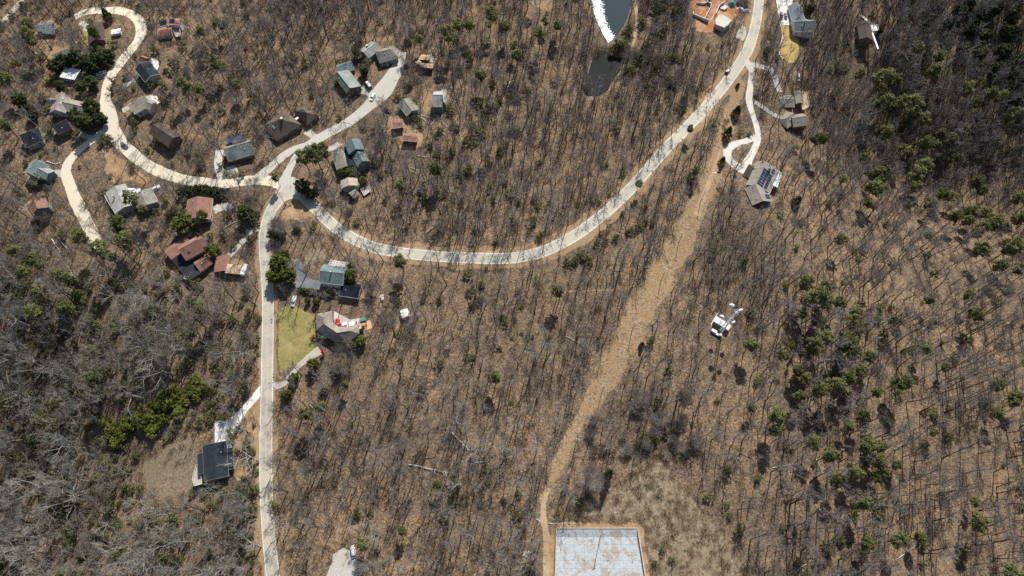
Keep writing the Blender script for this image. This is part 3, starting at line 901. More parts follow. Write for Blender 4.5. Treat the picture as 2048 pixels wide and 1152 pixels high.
        def onroof(t, sgn, k, lift=0.0):
            """t along the axis -1..1, k from ridge (0) to eave (1) on side sgn"""
            wv, ev = (wl, el) if sgn > 0 else (wr, er)
            return pt(t * L, sgn * k * wv, ridge + (ev - ridge) * k + lift), u, (v * (sgn * wv) + Vector((0, 0, ev - ridge))).normalized(), rf
        return onroof
    def faces(s, verts, F, outline, roof, wall, ov=0.35, eave=3.0, win=True):
        """free-form roof: verts (u, v, h)"""
        V = [s.P((u, v), h) for u, v, h in verts]
        rf = obj('roof', slab_mesh('roof', V, F, 0.22, M['roof_' + roof]), s.root)
        P = [V[i] for i in outline]
        cx = sum((p for p in P), Vector()) / len(P)
        Q = []
        for p in P:
            d = (cx - p); d.z = 0
            Q.append(p + d.normalized() * ov * 1.4)
        ar = sum(Q[i].x * Q[(i + 1) % len(Q)].y - Q[(i + 1) % len(Q)].x * Q[i].y for i in range(len(Q)))
        if ar < 0: Q.reverse()
        n = len(Q)
        zz = min(p.z for p in P) - .2
        WV = [(q.x, q.y, -4.0) for q in Q] + [(q.x, q.y, zz) for q in Q]
        WF = [tuple(range(n - 1, -1, -1)), tuple(range(n, 2 * n))] + [(i, (i + 1) % n, n + (i + 1) % n, n + i) for i in range(n)]
        obj('wall', mesh('wall', WV, WF, M[wall]), s.root)
        if win:
            for i in range(n):
                a, b = Vector((Q[i].x, Q[i].y, 0)), Vector((Q[(i + 1) % n].x, Q[(i + 1) % n].y, 0))
                d = (b - a).normalized()
                s.windows(a, b, Vector((d.y, -d.x, 0)), eave)
        FOOT.append([(p.x + s.g.x, p.y + s.g.y) for p in P])
        return rf, V
    def chimney(s, on, h=1.6, w=.8, mat='brick'):
        p, u, sl, rf = on
        c = MB(); c.box((p.x, p.y, p.z + h / 2 - .5), (w, w, h + 1)); 
        ch = c.build('chimney', M[mat], rf)
        k = MB(); k.box((p.x, p.y, p.z + h + .06), (w + .2, w + .2, .12)); k.build('chimney_cap', M['oldconcrete'], rf)
    def skylight(s, on, a=1.2, b=.9, mat='skylight', name='skylight'):
        p, u, sl, rf = on
        nrm = u.cross(sl).normalized()
        if nrm.z < 0: nrm = -nrm
        V = []
        for z in (-.05, .14):
            for x, y in ((-1, -1), (1, -1), (1, 1), (-1, 1)):
                V.append(p + u * x * a / 2 + sl * y * b / 2 + nrm * z)
        me = mesh(name, V, [(3, 2, 1, 0), (4, 5, 6, 7), (0, 1, 5, 4), (1, 2, 6, 5), (2, 3, 7, 6), (3, 0, 4, 7)], M[mat])
        return obj(name, me, rf)
    def deck(s, pxs, h, mat='deck', rail=True, name='deck'):
        P = [s.P(p, h) for p in pxs]
        ar = sum(P[i].x * P[(i + 1) % len(P)].y - P[(i + 1) % len(P)].x * P[i].y for i in range(len(P)))
        if ar < 0: P.reverse()
        b = MB(); b.prism([(p.x, p.y) for p in P], h - .2, h)
        dk = b.build(name, M[mat], s.root)
        r = MB()
        n = len(P)
        for i in range(n):
            a, c = P[i], P[(i + 1) % n]
            r2 = MB(); r2.tube([(a.x, a.y, -2.5), (a.x, a.y, h - .2)], .09, 5); r2.build('post', M[mat], dk)
            if rail:
                k = max(1, int((c - a).length / 1.6))
                for j in range(k):
                    q = a.lerp(c, j / k); r.box((q.x, q.y, h + .5), (.09, .09, 1.0))
                for z in (.55, 1.0):
                    r.tube([(a.x, a.y, h + z), (c.x, c.y, h + z)], .05, 4)
        if rail: r.build('railing', M['trim'], dk)
        FOOT.append([(p.x + s.g.x, p.y + s.g.y) for p in P])
        return dk

# --- right of the curved road
h = House('house', 'grey L-shaped shingle house above the dormant yellow lawn at the top edge', 'house', (1606, 34))
h.wing((1593, 4), (1605, 42), 3.9, 4.3, 4.2, 7.2, 'bluegrey', 'whitewall', trim=True)
o2 = h.wing((1589, 43), (1631, 42), 4.3, 4.6, 4.2, 7.4, 'bluegrey', 'whitewall', trim=True)
h.chimney(o2(0.02, -1, 0.05), 1.4, .8, 'whitewall')

h = House('house', 'dark roofed house with a long pale boardwalk on the wooded slope at upper right', 'house', (1731, 58))
h.wing((1728, 40), (1734, 74), 4.6, 3.6, 3.4, 5.4, 'darkbrown', 'brownwall')
h.deck([(1741, 50), (1754, 52), (1756, 61), (1744, 62)], 2.6, 'trim')
h.deck([(1708, 19), (1711, 18), (1736, 40), (1733, 42)], 2.2, 'trim', False, 'boardwalk')
h.deck([(1736, 44), (1739, 43), (1748, 70), (1745, 71)], 2.3, 'trim', False, 'boardwalk')
h.deck([(1745, 71), (1748, 70), (1758, 97), (1755, 98)], 2.2, 'trim', False, 'boardwalk')

h = House('house', 'weathered grey multi-wing house beside two gravel drives, right of the curved road', 'house', (1588, 222))
h.wing((1560, 198), (1589, 198), 4.2, 4.6, 3.2, 4.8, 'weather', 'brownwall')
h.wing((1597, 180), (1601, 205), 2.3, 2.3, 3.6, 4.8, 'weather', 'brownwall')
h.wing((1566, 242), (1588, 226), 4.0, 4.4, 3.2, 5.6, 'weather', 'brownwall', hip=(3, 0))
h.wing((1584, 236), (1615, 232), 3.8, 4.6, 3.2, 5.6, 'weather', 'brownwall', hip=(0, 0.1))
h.deck([(1604, 184), (1612, 186), (1617, 200), (1617, 214), (1606, 220), (1602, 213)], 1.6, 'newwood')

h = House('house', 'taupe angled house with rows of solar panels on its roof', 'house', (1528, 365))
w1 = h.wing((1531, 322), (1509.5, 369), 9.0, 3.6, 4.4, 7.2, 'taupe', 'brownwall', el=3.6, trim=True)
w2 = h.wing((1510, 367), (1525.5, 401), 6.6, 4.6, 4.4, 7.2, 'taupe', 'brownwall', el=3.8, trim=True)
h.wing((1496, 331), (1522, 343), 2.6, 5.8, 3.0, 4.8, 'darkbrown', 'brownwall')
h.wing((1556, 341), (1546, 371), 2.5, 2.4, 3.4, 3.7, 'white', 'greywall')
def array_(on, ts, ks, side=1, w=1.0, hh=1.65):
    for t in ts:
        for k in ks:
            h.skylight(on(t, side, k), w, hh, 'solar', 'solar_panel')
L1 = [-.42 + i * .195 for i in range(7)]
array_(w1, L1, (.17, .37), 1, 1.12, 1.75)
array_(w1, [-.30 + i * .195 for i in range(6)], (.64,), 1, 1.12, 1.75)
array_(w1, [-.80, -.60], (.66,), 1, 1.12, 1.75)
array_(w2, [-.36, -.08], (.80,), 1, 1.1, 1.7)
array_(w2, [.34, .62], (.60, .84), 1, 1.1, 1.6)
h.chimney(w1(-.62, 1, .42), 1.8, 1.0, 'stone')

# --- left of the curved road: the lawn house, the teal house
h = House('house', 'taupe V-shaped ranch house beside the green front lawn', 'house', (668, 656))
TOPZ = [(632.5, 628, 3.2), (664, 622, 3.2), (665.5, 644, 3.2), (677.5, 653.5, 3.2), (698.5, 653, 3.2), (717.5, 650, 3.2), (718.5, 667.5, 3.2), (697, 686, 3.2), (666, 682, 3.2), (633, 660.5, 3.2),
        (646, 634, 6.9), (647.5, 647.5, 6.9), (674, 665.5, 6.9), (700, 661.5, 6.9)]
h.faces(TOPZ, [(0, 10, 1), (0, 9, 11, 10), (1, 10, 11, 2), (2, 11, 12, 3), (3, 12, 13, 4), (4, 13, 5), (5, 13, 6), (6, 13, 7), (7, 13, 12, 8), (8, 12, 11, 9)][0:0] +
        [(10, 0, 1)[::-1], (0, 10, 11, 9)[::-1], (1, 2, 11, 10)[::-1], (2, 3, 12, 11)[::-1], (3, 4, 13, 12)[::-1], (4, 5, 13)[::-1], (5, 6, 13)[::-1], (6, 7, 13)[::-1], (7, 8, 12, 13)[::-1], (8, 9, 11, 12)[::-1]],
        [0, 1, 2, 3, 4, 5, 6, 7, 8, 9], 'taupe', 'brick')

h = House('house', 'teal roofed two storey house with a white pergola, below the curved road', 'house', (662, 562))
o1 = h.wing((640, 541.5), (688, 547), 4.6, 4.9, 5.6, 8.2, 'teal', 'whitewall', trim=True)
h.chimney(o1(-.06, -1, .05), 1.3, .5, 'mailbox')
pg = MB()
PP = [h.P(p, 3.0) for p in [(656, 533), (692, 540), (697, 526), (660, 520)]]
for i in range(4):
    a, b = PP[i], PP[(i + 1) % 4]
    pg.tube([a, b], .14, 4); pg.tube([(a.x, a.y, -1), (a.x, a.y, 3)], .12, 4)
for i in range(1, 6):
    pg.tube([PP[0].lerp(PP[1], i / 6), PP[3].lerp(PP[2], i / 6)], .11, 4)
for i in range(1, 3):
    pg.tube([PP[0].lerp(PP[3], i / 3), PP[1].lerp(PP[2], i / 3)], .11, 4)
pg.build('pergola', M['trim'], h.root)
h.deck([(656, 533), (692, 540), (697, 526), (660, 520)], .5, 'lightdeck' if 'lightdeck' in M else 'deck', False)

h = House('garage', 'dark navy roofed outbuilding just right of the teal roofed house', 'garage', (701, 584))
h.wing((682, 570), (721, 575.5), 2.4, 5.0, 2.8, 4.2, 'navy', 'greywall', trim=True)

h = House('shed', 'small white flat roofed shed alone at the wood edge right of the patio', 'shed', (809, 629))
h.wing((802, 628), (817, 623.5), 2.0, 2.0, 2.5, 2.65, 'white', 'whitewall', win=False)

h = House('house', 'dark slate flat looking house at the end of the white concrete driveway', 'house', (430, 924))
h.wing((427.5, 886), (431, 957), 5.2, 5.2, 4.0, 4.9, 'slate', 'greywall')
h.wing((407.5, 905), (409.5, 945), 1.9, 3, 3.7, 4.0, 'slate', 'greywall', win=False)
h.wing((451, 897), (453, 940), 3, 1.9, 3.7, 4.0, 'slate', 'greywall', win=False)
h.deck([(394, 930), (404, 928), (404, 968), (390, 972), (386, 958)], 1.8, 'deck')

# --- the red-brown cluster
h = House('barn', 'red-brown gabled building behind the long clipped hedge', 'barn', (393, 420))
h.wing((395.5, 393), (389, 434), 6.6, 6.0, 3.6, 6.2, 'redbrown', 'cream', trim=True)
h = House('house', 'large red-brown roofed house with terraces below the hedge', 'house', (368, 520))
a1 = h.wing((357, 499.5), (395, 479), 3.6, 5.2, 5.6, 9.0, 'redbrown', 'brownwall', el=6.8, trim=False)
h.skylight(a1(.35, 1, .5)); h.skylight(a1(.55, 1, .5)); h.skylight(a1(-.35, -1, .55), mat='glass')
h.wing((394, 482), (404, 476), 3.0, 3.6, 5.0, 7.0, 'redbrown', 'brownwall')
a2 = h.wing((390, 530), (416, 513), 3.2, 3.6, 3.2, 5.0, 'redbrown', 'brownwall')
h.skylight(a2(0, 1, .5), mat='glass'); h.skylight(a2(.4, 1, .5), mat='glass')
h.wing((332, 506), (376, 477), 2.6, 4.5, 3.3, 4.0, 'redbrown', 'brownwall')
h.wing((352, 513), (385, 556), 8.0, 2.2, 3.0, 3.4, 'slate', 'brownwall')  # low roof in the main roof's shadow; dark slate colour carries that shade
h.deck([(369, 556), (388, 545), (384, 552), (372, 560)], 2.0, 'deck', True)
h = House('shed', 'red-brown metal shed between the terrace house and the camper', 'shed', (440, 528))
h.wing((450, 509), (446, 541), 2.0, 4.9, 2.5, 3.9, 'redbrown', 'brownwall', win=False)
h = House('shed', 'tan roofed open shed with the white camper parked against it', 'shed', (467, 540))
h.wing((452, 536), (483, 539), 2.5, 2.5, 2.6, 2.9, 'tan', 'brownwall', win=False)

# --- cul-de-sac lane houses
h = House('house', 'large brown hipped house with two skylights on its shaded roof', 'house', (562, 256))
rf, V = h.faces([(524, 252, 3.0), (553.5, 282, 3.0), (603, 249, 3.0), (568, 219, 3.0), (560.5, 238, 9.0)], [(0, 1, 4), (1, 2, 4), (2, 3, 4), (3, 0, 4)], [0, 1, 2, 3], 'brown', 'brownwall')
n_ = V[0].lerp(V[4], .55).lerp(V[1], .22)
sl = (V[4] - (V[0] + V[1]) / 2).normalized(); uu = (V[1] - V[0]).normalized()
for f_ in (.25, .48):
    p_ = V[0].lerp(V[1], .32 + f_ * .45).lerp(V[4], .42)
    h.skylight((p_, uu, sl, rf), 1.3, 1.1)
h.chimney((V[4].lerp(V[2], .08), None, None, rf), 1.2, 1.1, 'brick')
h = House('garage', 'smaller brown hipped building joined beside the large hipped house', 'garage', (612, 236))
h.faces([(586.5, 222.5, 3.0), (614, 250, 3.0), (638, 231, 3.0), (611.5, 208.5, 3.0), (606.5, 218, 6.6), (613, 225, 7.0)], [(0, 1, 5, 4), (1, 2, 5), (2, 3, 4, 5), (3, 0, 4)], [0, 1, 2, 3], 'brown', 'brownwall')
h.deck([(585, 240), (597, 232), (599, 235), (588, 243)], 2.6, 'trim', False, 'walkway_roof')

h = House('house', 'grey-green single slope house with a dark back roof, left of the parked white car', 'house', (695, 160))
q1 = h.wing((674, 143), (700, 176), 6.6, 2.6, 4.0, 6.6, 'greengrey', 'brownwall', el=3.6)
h.wing((674, 134), (704, 124), 3.0, 4.2, 3.4, 5.2, 'teal', 'brownwall')  # back roof lies in shadow; its darker teal puts that shade into colour

h = House('house', 'grey two part house at the upper end of the worn lane', 'house', (748, 106))
r1 = h.wing((727, 104), (752, 84), 4.4, 3.6, 3.4, 5.8, 'grey', 'greywall')
h.wing((752, 106), (791, 95), 4.6, 4.8, 3.4, 6.4, 'weather', 'greywall', hip=(3, 3))
h.chimney(r1(-.05, 1, .5), 1.2, .9, 'mailbox')

h = House('house', 'tan flat roofed house built round a dark court', 'house', (851, 124))
h.wing((838, 113.5), (858, 114.5), 1.9, 1.9, 3.6, 3.8, 'tan', 'brownwall')
h.wing((840, 129), (866, 131.5), 1.5, 1.7, 3.6, 3.8, 'tan', 'brownwall')
h.wing((834, 122), (842, 127), 1.2, 1.2, 3.5, 3.65, 'tan', 'brownwall', win=False)
h.deck([(860, 112), (867, 116), (868, 126), (861, 124)], 3.0, 'deck')

h = House('house', 'tall pale grey gabled house with a blue shaded roof side and a deck', 'house', (872, 200))
h.wing((865.5, 189.5), (884.5, 189.5), 4.6, 5.4, 6.5, 9.0, 'lightgrey', 'tealwall', er=5.6)
h.deck([(884, 180), (893, 182), (896, 204), (888, 206)], 4.0, 'deck')

h = House('house', 'small dark grey cottage left of the tall pale house', 'house', (816, 213))
h.wing((806, 198), (824, 221), 4.0, 3.6, 3.2, 5.2, 'weather', 'greywall', trim=True)
h = House('shed', 'upper of two red-brown cabins in the woods below the cottage', 'cabin', (796, 249))
h.wing((785, 248), (806, 245), 2.6, 2.6, 3.2, 3.7, 'redbrown', 'brownwall', trim=True)
h = House('shed', 'lower of two red-brown cabins in the woods below the cottage', 'cabin', (822, 275))
h.wing((806, 271.5), (835, 274), 2.0, 2.6, 3.2, 3.8, 'redbrown', 'brownwall', trim=True)

h = House('house', 'teal many gabled house with a row of small white skylights', 'house', (700, 312))
k1 = h.wing((703, 277), (711, 298), 4.2, 4.2, 7.0, 9.6, 'teal', 'tealwall')
h.wing((715, 303), (725, 322), 3.4, 3.6, 6.0, 8.4, 'teal', 'tealwall')
k3 = h.wing((680, 298), (692, 332), 2.0, 5.2, 3.4, 5.4, 'weather', 'tealwall')
h.wing((704, 300), (716, 296), 2.2, 2.2, 6, 7.6, 'teal', 'tealwall')
h.wing((692, 292), (700, 330), 4.6, 1.2, 5.0, 5.6, 'slate', 'tealwall')
for i in range(5):
    h.skylight(k3(-.72 + i * .2, 1, .62), .55, 1.2, 'trim')

h = House('house', 'beige gabled cottage below the teal many gabled house', 'house', (700, 370))
h.wing((695.5, 355), (697.5, 370), 4.4, 4.0, 4.6, 6.4, 'beige', 'cream')
h.wing((682, 371), (698, 365), 2.2, 2.2, 3.6, 5.0, 'taupe', 'cream')
h.wing((700, 388), (712, 379), 2.0, 2.4, 3.0, 4.2, 'taupe', 'cream')
h.deck([(722, 380), (738, 374), (742, 382), (728, 392)], 1.0, 'deck')

# --- gravel road houses, left
h = House('house', 'long dark house with one pale blue-grey roof slope above a concrete drive', 'house', (472, 296))
h.wing((447, 298), (499, 283), 3.6, 5.6, 3.4, 6.6, 'greengrey', 'brownwall', er=2.6)
h.deck([(452, 281), (474, 272), (482, 270), (484, 275), (456, 288)], 2.0, 'bluetarp', False, 'awning')
h = House('house', 'grey low roofed house with a white linking roof and a long side deck', 'house', (258, 398))
f1 = h.wing((230, 372), (249, 414), 4.6, 5.6, 3.6, 5.0, 'grey', 'greywall')
h.wing((280, 382), (293, 409), 5.2, 4.8, 3.4, 5.0, 'weather', 'greywall', trim=True)
h.wing((246, 385), (278, 387), 3.0, 3.0, 3.2, 3.4, 'white', 'greywall', win=False)
h.chimney(f1(-.15, -1, .45), 2.2, .6, 'stone'); h.skylight(f1(-.35, 1, .6), 1.4, 1.8, 'glass')
h.deck([(210, 393), (218, 390), (240, 424), (234, 432)], 2.6, 'slate' if 'slate' in M else 'deck')
h = House('house', 'blue-green roofed house at the bend of the left gravel branch', 'house', (72, 338))
h.wing((56, 345), (76, 320), 4.4, 5.0, 3.8, 6.2, 'teal', 'tealwall', trim=True)
h.wing((70, 333), (96, 347), 3.2, 3.2, 3.4, 5.4, 'greengrey', 'tealwall')
h = House('house', 'small brown cabin with a teal end wall at the far left', 'cabin', (75, 415))
h.wing((67.5, 398), (74, 417), 4.4, 3.8, 5.0, 7.4, 'redbrown', 'tealwall')
h = House('house', 'charcoal house at the far left edge of the gravel road cluster', 'house', (66, 272))
h.wing((38, 271), (73, 257), 3.0, 6.2, 3.6, 6.2, 'slate', 'greywall', hip=(0, 3), er=3.0)
h = House('house', 'dark gabled cottage between the charcoal house and the tall conifers', 'cottage', (124, 252))
h.wing((105, 254), (132, 240), 3.2, 4.2, 3.4, 5.8, 'slate', 'brownwall')
h = House('house', 'taupe cross gabled house among tall conifers, upper left', 'house', (130, 208))
g1 = h.wing((123, 184), (110, 219), 4.0, 4.4, 3.8, 6.4, 'taupe', 'cream')
h.wing((122, 203), (166, 213), 4.0, 3.6, 3.6, 5.8, 'taupe', 'cream')
h.wing((93, 198), (112, 199), 1.8, 1.8, 3.6, 5.6, 'beige', 'cream')
h.skylight(g1(.1, 1, .3)); h.skylight(g1(-.4, 1, .3))
h = House('house', 'flat white roofed house beside yellow blossoming shrubs', 'house', (139, 149))
h.wing((125, 143.5), (155, 149), 3.6, 3.6, 3.2, 3.4, 'white', 'cream')
h = House('house', 'grey gabled house with pale gable trim above the white roofed house', 'house', (120, 106))
h.wing((102, 111), (135, 97), 2.6, 3.6, 3.6, 5.8, 'greengrey', 'cream', trim=True)
h = House('house', 'blue-grey low house in bare woods at the top left corner', 'house', (90, 55))
h.wing((72, 52), (104, 48), 2.8, 3.2, 3.4, 4.6, 'bluegrey', 'greywall')
h.wing((86, 56), (110, 58), 2.0, 2.8, 3.0, 4.0, 'bluegrey', 'greywall')
h = House('house', 'dark brown roofed house inside the gravel loop, top left', 'house', (187, 64))
h.wing((186, 43), (190, 78), 4.0, 4.4, 3.6, 5.8, 'darkbrown', 'brownwall')
h = House('carport', 'white flat carport inside the gravel loop, top left', 'carport', (232, 65))
h.wing((222, 64), (241, 60.5), 1.7, 1.7, 2.4, 2.55, 'white', 'whitewall', win=False)
h = House('house', 'bright red-orange roofed house with two roof levels', 'house', (337, 55))
d1 = h.wing((315.5, 62), (342, 57), 2.9, 3.2, 3.4, 4.4, 'red', 'whitewall', trim=True)
d2 = h.wing((334, 41), (359, 41), 2.2, 2.4, 5.0, 5.8, 'red', 'whitewall', trim=True)
h.wing((318, 47), (334, 43), 2.0, 2.2, 3.4, 3.6, 'slate', 'whitewall', win=False)
h.skylight(d2(-.2, -1, .1), 3.0, 2.4, 'solar', 'solar_panel')
h.deck([(342, 49), (358, 50), (363, 72), (352, 74)], 2.2, 'deck')
h = House('house', 'dark roofed house with a white balcony right of the gravel road, upper left', 'house', (292, 142))
h.wing((279, 126), (300, 152), 5.0, 4.0, 4.0, 6.0, 'slate', 'greywall', trim=True)
h.deck([(304, 118), (316, 122), (318, 134), (312, 142), (306, 128)], 3.4, 'trim')
h.wing((280, 112), (293, 117), 1.8, 1.8, 3, 4.4, 'redbrown', 'brick', win=False)
h = House('house', 'beige gabled house with a white patio below the dark balcony house', 'house', (281, 210))
h.wing((256, 211), (290, 192), 2.8, 5.0, 3.6, 6.0, 'taupe', 'cream')
h.wing((284, 200), (304, 208), 3.0, 3.0, 3.4, 5.0, 'taupe', 'cream')
h = House('house', 'very dark brown house lost in shade inside the gravel curve', 'house', (325, 264))
h.wing((306, 249), (346, 276), 4.0, 4.6, 3.6, 6.0, 'darkbrown', 'brownwall')

# --- building site at the top
h = House('building_site_foundation', 'unfinished concrete foundation on red clay left of the road, top edge', 'foundation', (1435, 34))
def wall_line(pxs, ht, name='foundation_wall', base=-1.5, th_=0.3):
    m = MB()
    P = [h.P(p, ht) for p in pxs]
    for a, b in zip(P[:-1], P[1:]):
        c = (a + b) / 2; d = b - a
        m.box((c.x, c.y, (base + ht) / 2), (d.length + th_ * .98, th_, ht - base), math.atan2(d.y, d.x))
    m.build(name, M['concrete'], h.root)
wall_line([(1388, 22), (1386.5, 27), (1410, 36.5), (1418, 39)], 2.6)
wall_line([(1410, 36), (1424, 8), (1417, 3)], 2.55)
wall_line([(1394, 4), (1406, 6), (1417, 3)], 2.5)
wall_line([(1401, 27), (1406, 18), (1404, 14)], 1.0)
wall_line([(1432, 26), (1440, 8), (1450, 2)], 2.5)
def slab(pxs, ht, th_, name):
    P = [h.P(p, ht) for p in pxs]
    ar = sum(P[i].x * P[(i + 1) % len(P)].y - P[(i + 1) % len(P)].x * P[i].y for i in range(len(P)))
    if ar < 0: P.reverse()
    m = MB(); m.prism([(p.x, p.y) for p in P], ht - th_, ht); m.build(name, M['oldconcrete'], h.root)
slab([(1409, 30), (1425, -2), (1440, -2), (1424, 39), (1418, 38)], .35, .6, 'floor_slab')
slab([(1431, 41), (1438, 29), (1447, 30), (1463, 40), (1456, 50), (1448, 55), (1431, 48)], 2.9, 3.6, 'floor_slab')
slab([(1440, 12), (1448, 8), (1456, 14), (1450, 19), (1441, 17)], .8, 1.2, 'floor_slab')

# trodden yards round the houses
for i, hs in enumerate(HOUSES):
    if not hs.root.name.startswith(('house', 'barn', 'shed', 'garage')): continue
    u, v = hs.uv
    k = 18
    out_ = []
    for j in range(k):
        a_ = 2 * math.pi * j / k
        r_ = 30 * (1 + .35 * mnoise.noise(Vector((math.cos(a_) * 1.3, math.sin(a_) * 1.3, i * 2.7))))
        out_.append((u + r_ * 1.05 * math.cos(a_), v + 4 + r_ * .8 * math.sin(a_)))
    mt = ['verge', 'drygrass', 'verge', 'dirt', 'lawn', 'drygrass'][i % 6]
    sheet('yard', out_, M[mt], 0.012 + .0035 * (i % 6), 1.2, mask=-14, grid=4.5)

# ------------------------------------------------------------------ vehicles
def loft(secs):
    V = []; F = []
    n = len(secs[0])
    for s in secs: V += s
    for i in range(len(secs) - 1):
        for k in range(n):
            k2 = (k + 1) % n
            F.append((i * n + k, (i + 1) * n + k, (i + 1) * n + k2, i * n + k2))
    F.append(tuple(range(n))); F.append(tuple(range(len(secs) * n - 1, (len(secs) - 1) * n - 1, -1)))
    return V, F

def body_sec(x, zl, zt, w):
    return [(x, -w * .90, zl), (x, -w, zl + (zt - zl) * .35), (x, -w * .985, zl + (zt - zl) * .75), (x, -w * .88, zt), (x, w * .88, zt), (x, w * .985, zl + (zt - zl) * .75), (x, w, zl + (zt - zl) * .35), (x, w * .90, zl)]

_w = MB(); _w.tube([(0, -.11, 0), (0, .11, 0)], .34, 14)
TYRE = mesh('tyre', _w.V, _w.F, M['tyre'])
_w = MB(); _w.tube([(0, -.12, 0), (0, .12, 0)], .2, 10)
RIM = mesh('rim', _w.V, _w.F, M['rim'])

def car(uv, fwd, kind, col, label, cat='car', group=None, roofcol=None):
    g = at(*uv); q = at(uv[0] + fwd[0], uv[1] + fwd[1])
    ang = math.atan2(q.y - g.y, q.x - g.x)
    r = empty('pickup_truck' if kind == 'pickup' else ('van' if kind == 'van' else 'parked_car'), g + Vector((0, 0, .07)), ang)
    # sit on the slope
    f = Vector((math.cos(ang), math.sin(ang))); 
    dz = th(g.x + f.x * 1.4, g.y + f.y * 1.4) - th(g.x - f.x * 1.4, g.y - f.y * 1.4)
    r.rotation_euler = (0, -math.atan2(dz, 2.8), ang)
    tag(r, label, cat, group)
    spec = dict(suv=(4.7, .93, .98, (1.0, -2.1, .55, -1.75), 1.72), sedan=(4.7, .90, .86, (.95, -1.85, .25, -1.15), 1.42),
                pickup=(5.7, .98, 1.05, (1.35, -.75, .85, -.45), 1.82), van=(5.6, 1.02, 1.12, (2.0, -2.72, 1.35, -2.6), 2.35))[kind]
    L, W, belt, (cx0, cx1, tx0, tx1), top = spec
    hl = L / 2
    hood = belt - .10
    S_ = [body_sec(-hl, .42, belt - .12, W * .90), body_sec(-hl + .18, .32, belt, W), body_sec(cx1 + .05, .28, belt, W), body_sec(cx0, .28, belt, W), body_sec(hl - .7, .30, hood, W * .99), body_sec(hl - .15, .34, hood - .12, W * .93), body_sec(hl, .42, hood - .28, W * .82)]
    if kind == 'pickup':
        S_ = [body_sec(cx1 - .02, .28, belt, W)] + S_[3:]
    obj('body', mesh('body', *loft(S_), M[col]), r)
    if kind == 'pickup':
        b = MB()
        x0, x1 = -hl, cx1 - .03
        cxm, lx = (x0 + x1) / 2, x1 - x0
        b.box((cxm, 0, .58), (lx, 2 * W * .94, .16))
        for s in (-1, 1): b.box((cxm, s * W * .93, .74), (lx, .12, .52))
        b.box((x0 + .05, 0, .74), (.1, 2 * W * .86, .5))
        b.build('cargo_bed', M[col], r)
    sec = lambda x, z, w: [(x, -w, z), (x, w, z)]
    wb, wt = W * .86, W * .70
    V = [(cx0, -wb, belt - .02), (cx0, wb, belt - .02), (tx0, wt, top - .05), (tx0, -wt, top - .05), (cx1, -wb, belt - .02), (cx1, wb, belt - .02), (tx1, wt, top - .05), (tx1, -wt, top - .05)]
    obj('cabin_glass', mesh('cabin_glass', V, [(0, 1, 2, 3), (5, 4, 7, 6), (4, 0, 3, 7), (1, 5, 6, 2), (3, 2, 6, 7)], M['glass']), r)
    rc = MB()
    wr = wt + .03
    rc.add([(tx0 + .08, -wr, top - .07), (tx0 + .08, wr, top - .07), (tx1 - .08, wr, top - .07), (tx1 - .08, -wr, top - .07), (tx0 - .12, -wr * .86, top), (tx0 - .12, wr * .86, top), (tx1 + .12, wr * .86, top), (tx1 + .12, -wr * .86, top)],
           [(0, 1, 2, 3), (7, 6, 5, 4), (0, 4, 5, 1), (1, 5, 6, 2), (2, 6, 7, 3), (3, 7, 4, 0)])
    rc.build('cabin_roof', M[roofcol or col], r)
    for sx in (-1, 1):
        for sy in (-1, 1):
            wl_ = obj('wheel', TYRE, r, (sx * (hl - .95), sy * (W - .1), .34)); obj('rim', RIM, wl_)
    for sy in (-1, 1):
        b = MB(); b.box((hl - .08, sy * W * .62, hood - .26), (.14, .36, .14)); b.build('headlight', M['lamp_clear'], r)
        b = MB(); b.box((-hl + .03, sy * W * .72, belt - .2), (.1, .28, .22)); b.build('tail_light', M['lamp_red'], r)
        b = MB(); b.box((cx0 - .15, sy * (W + .05), belt + .08), (.12, .18, .13)); b.build('mirror', M[col], r)
    MASK_POLY.append(([(uv[0] - 9, uv[1] - 9), (uv[0] + 9, uv[1] - 9), (uv[0] + 9, uv[1] + 9), (uv[0] - 9, uv[1] + 9)], 2))
    return r

car((746, 196), (-4, 7), 'suv', 'carwhite', 'white car parked along the edge of the worn lane')
car((737, 172), (-6, -8), 'van', 'cargrey', 'dark van with white roof panels beside the grey-green house', 'van', roofcol='carwhite')
car((773.5, 125), (-1.5, -9), 'van', 'carwhite', 'white van in shade below the grey two part house', 'van')
car((775, 222), (8, 4), 'sedan', 'carblack', 'black car among clutter left of the small dark grey cottage')
car((1455, 144), (7, -9), 'suv', 'carblack', 'black car with pale roof parked on the verge of the curved road', roofcol='carsilver')
car((1562, 31), (0, -8), 'sedan', 'carred', 'red car on the white concrete drive by the L-shaped house')
car((1571, 33), (0, -8), 'sedan', 'cargrey', 'dark grey car beside the red one on the white concrete drive')
car((1595.5, 156), (1, 9), 'suv', 'carwhite', 'white car in bare woods above the weathered multi-wing house')
car((707, 1103), (-2.5, -11), 'suv', 'carwhite', 'white car on the grey gravel pad at the bottom edge')
car((588.5, 603), (-3, 11), 'pickup', 'carwhite', 'white pickup truck at the top of the green front lawn', 'truck')
car((204, 148), (-9, 3), 'pickup', 'carwhite', 'white pickup truck with a dark bed beside the gravel road', 'truck')
car((186, 177), (-7, -3), 'sedan', 'carblack', 'black car in conifer shade left of the gravel road')
car((313, 378), (9, -5.5), 'suv', 'carwhite', 'white car at the right end of the grey low roofed house')
car((61, 239), (3, -8), 'sedan', 'cargrey', 'dark car in the woods above the charcoal house')
car((71, 234), (4, -7), 'suv', 'carsilver', 'silver car in the woods above the charcoal house')
car((250, 292), (6, 5), 'sedan', 'cargrey', 'dark grey car on the inside of the gravel road curve')
car((1419, 3), (4, -9), 'pickup', 'cargrey', 'dark pickup truck at the building site, top edge', 'truck')

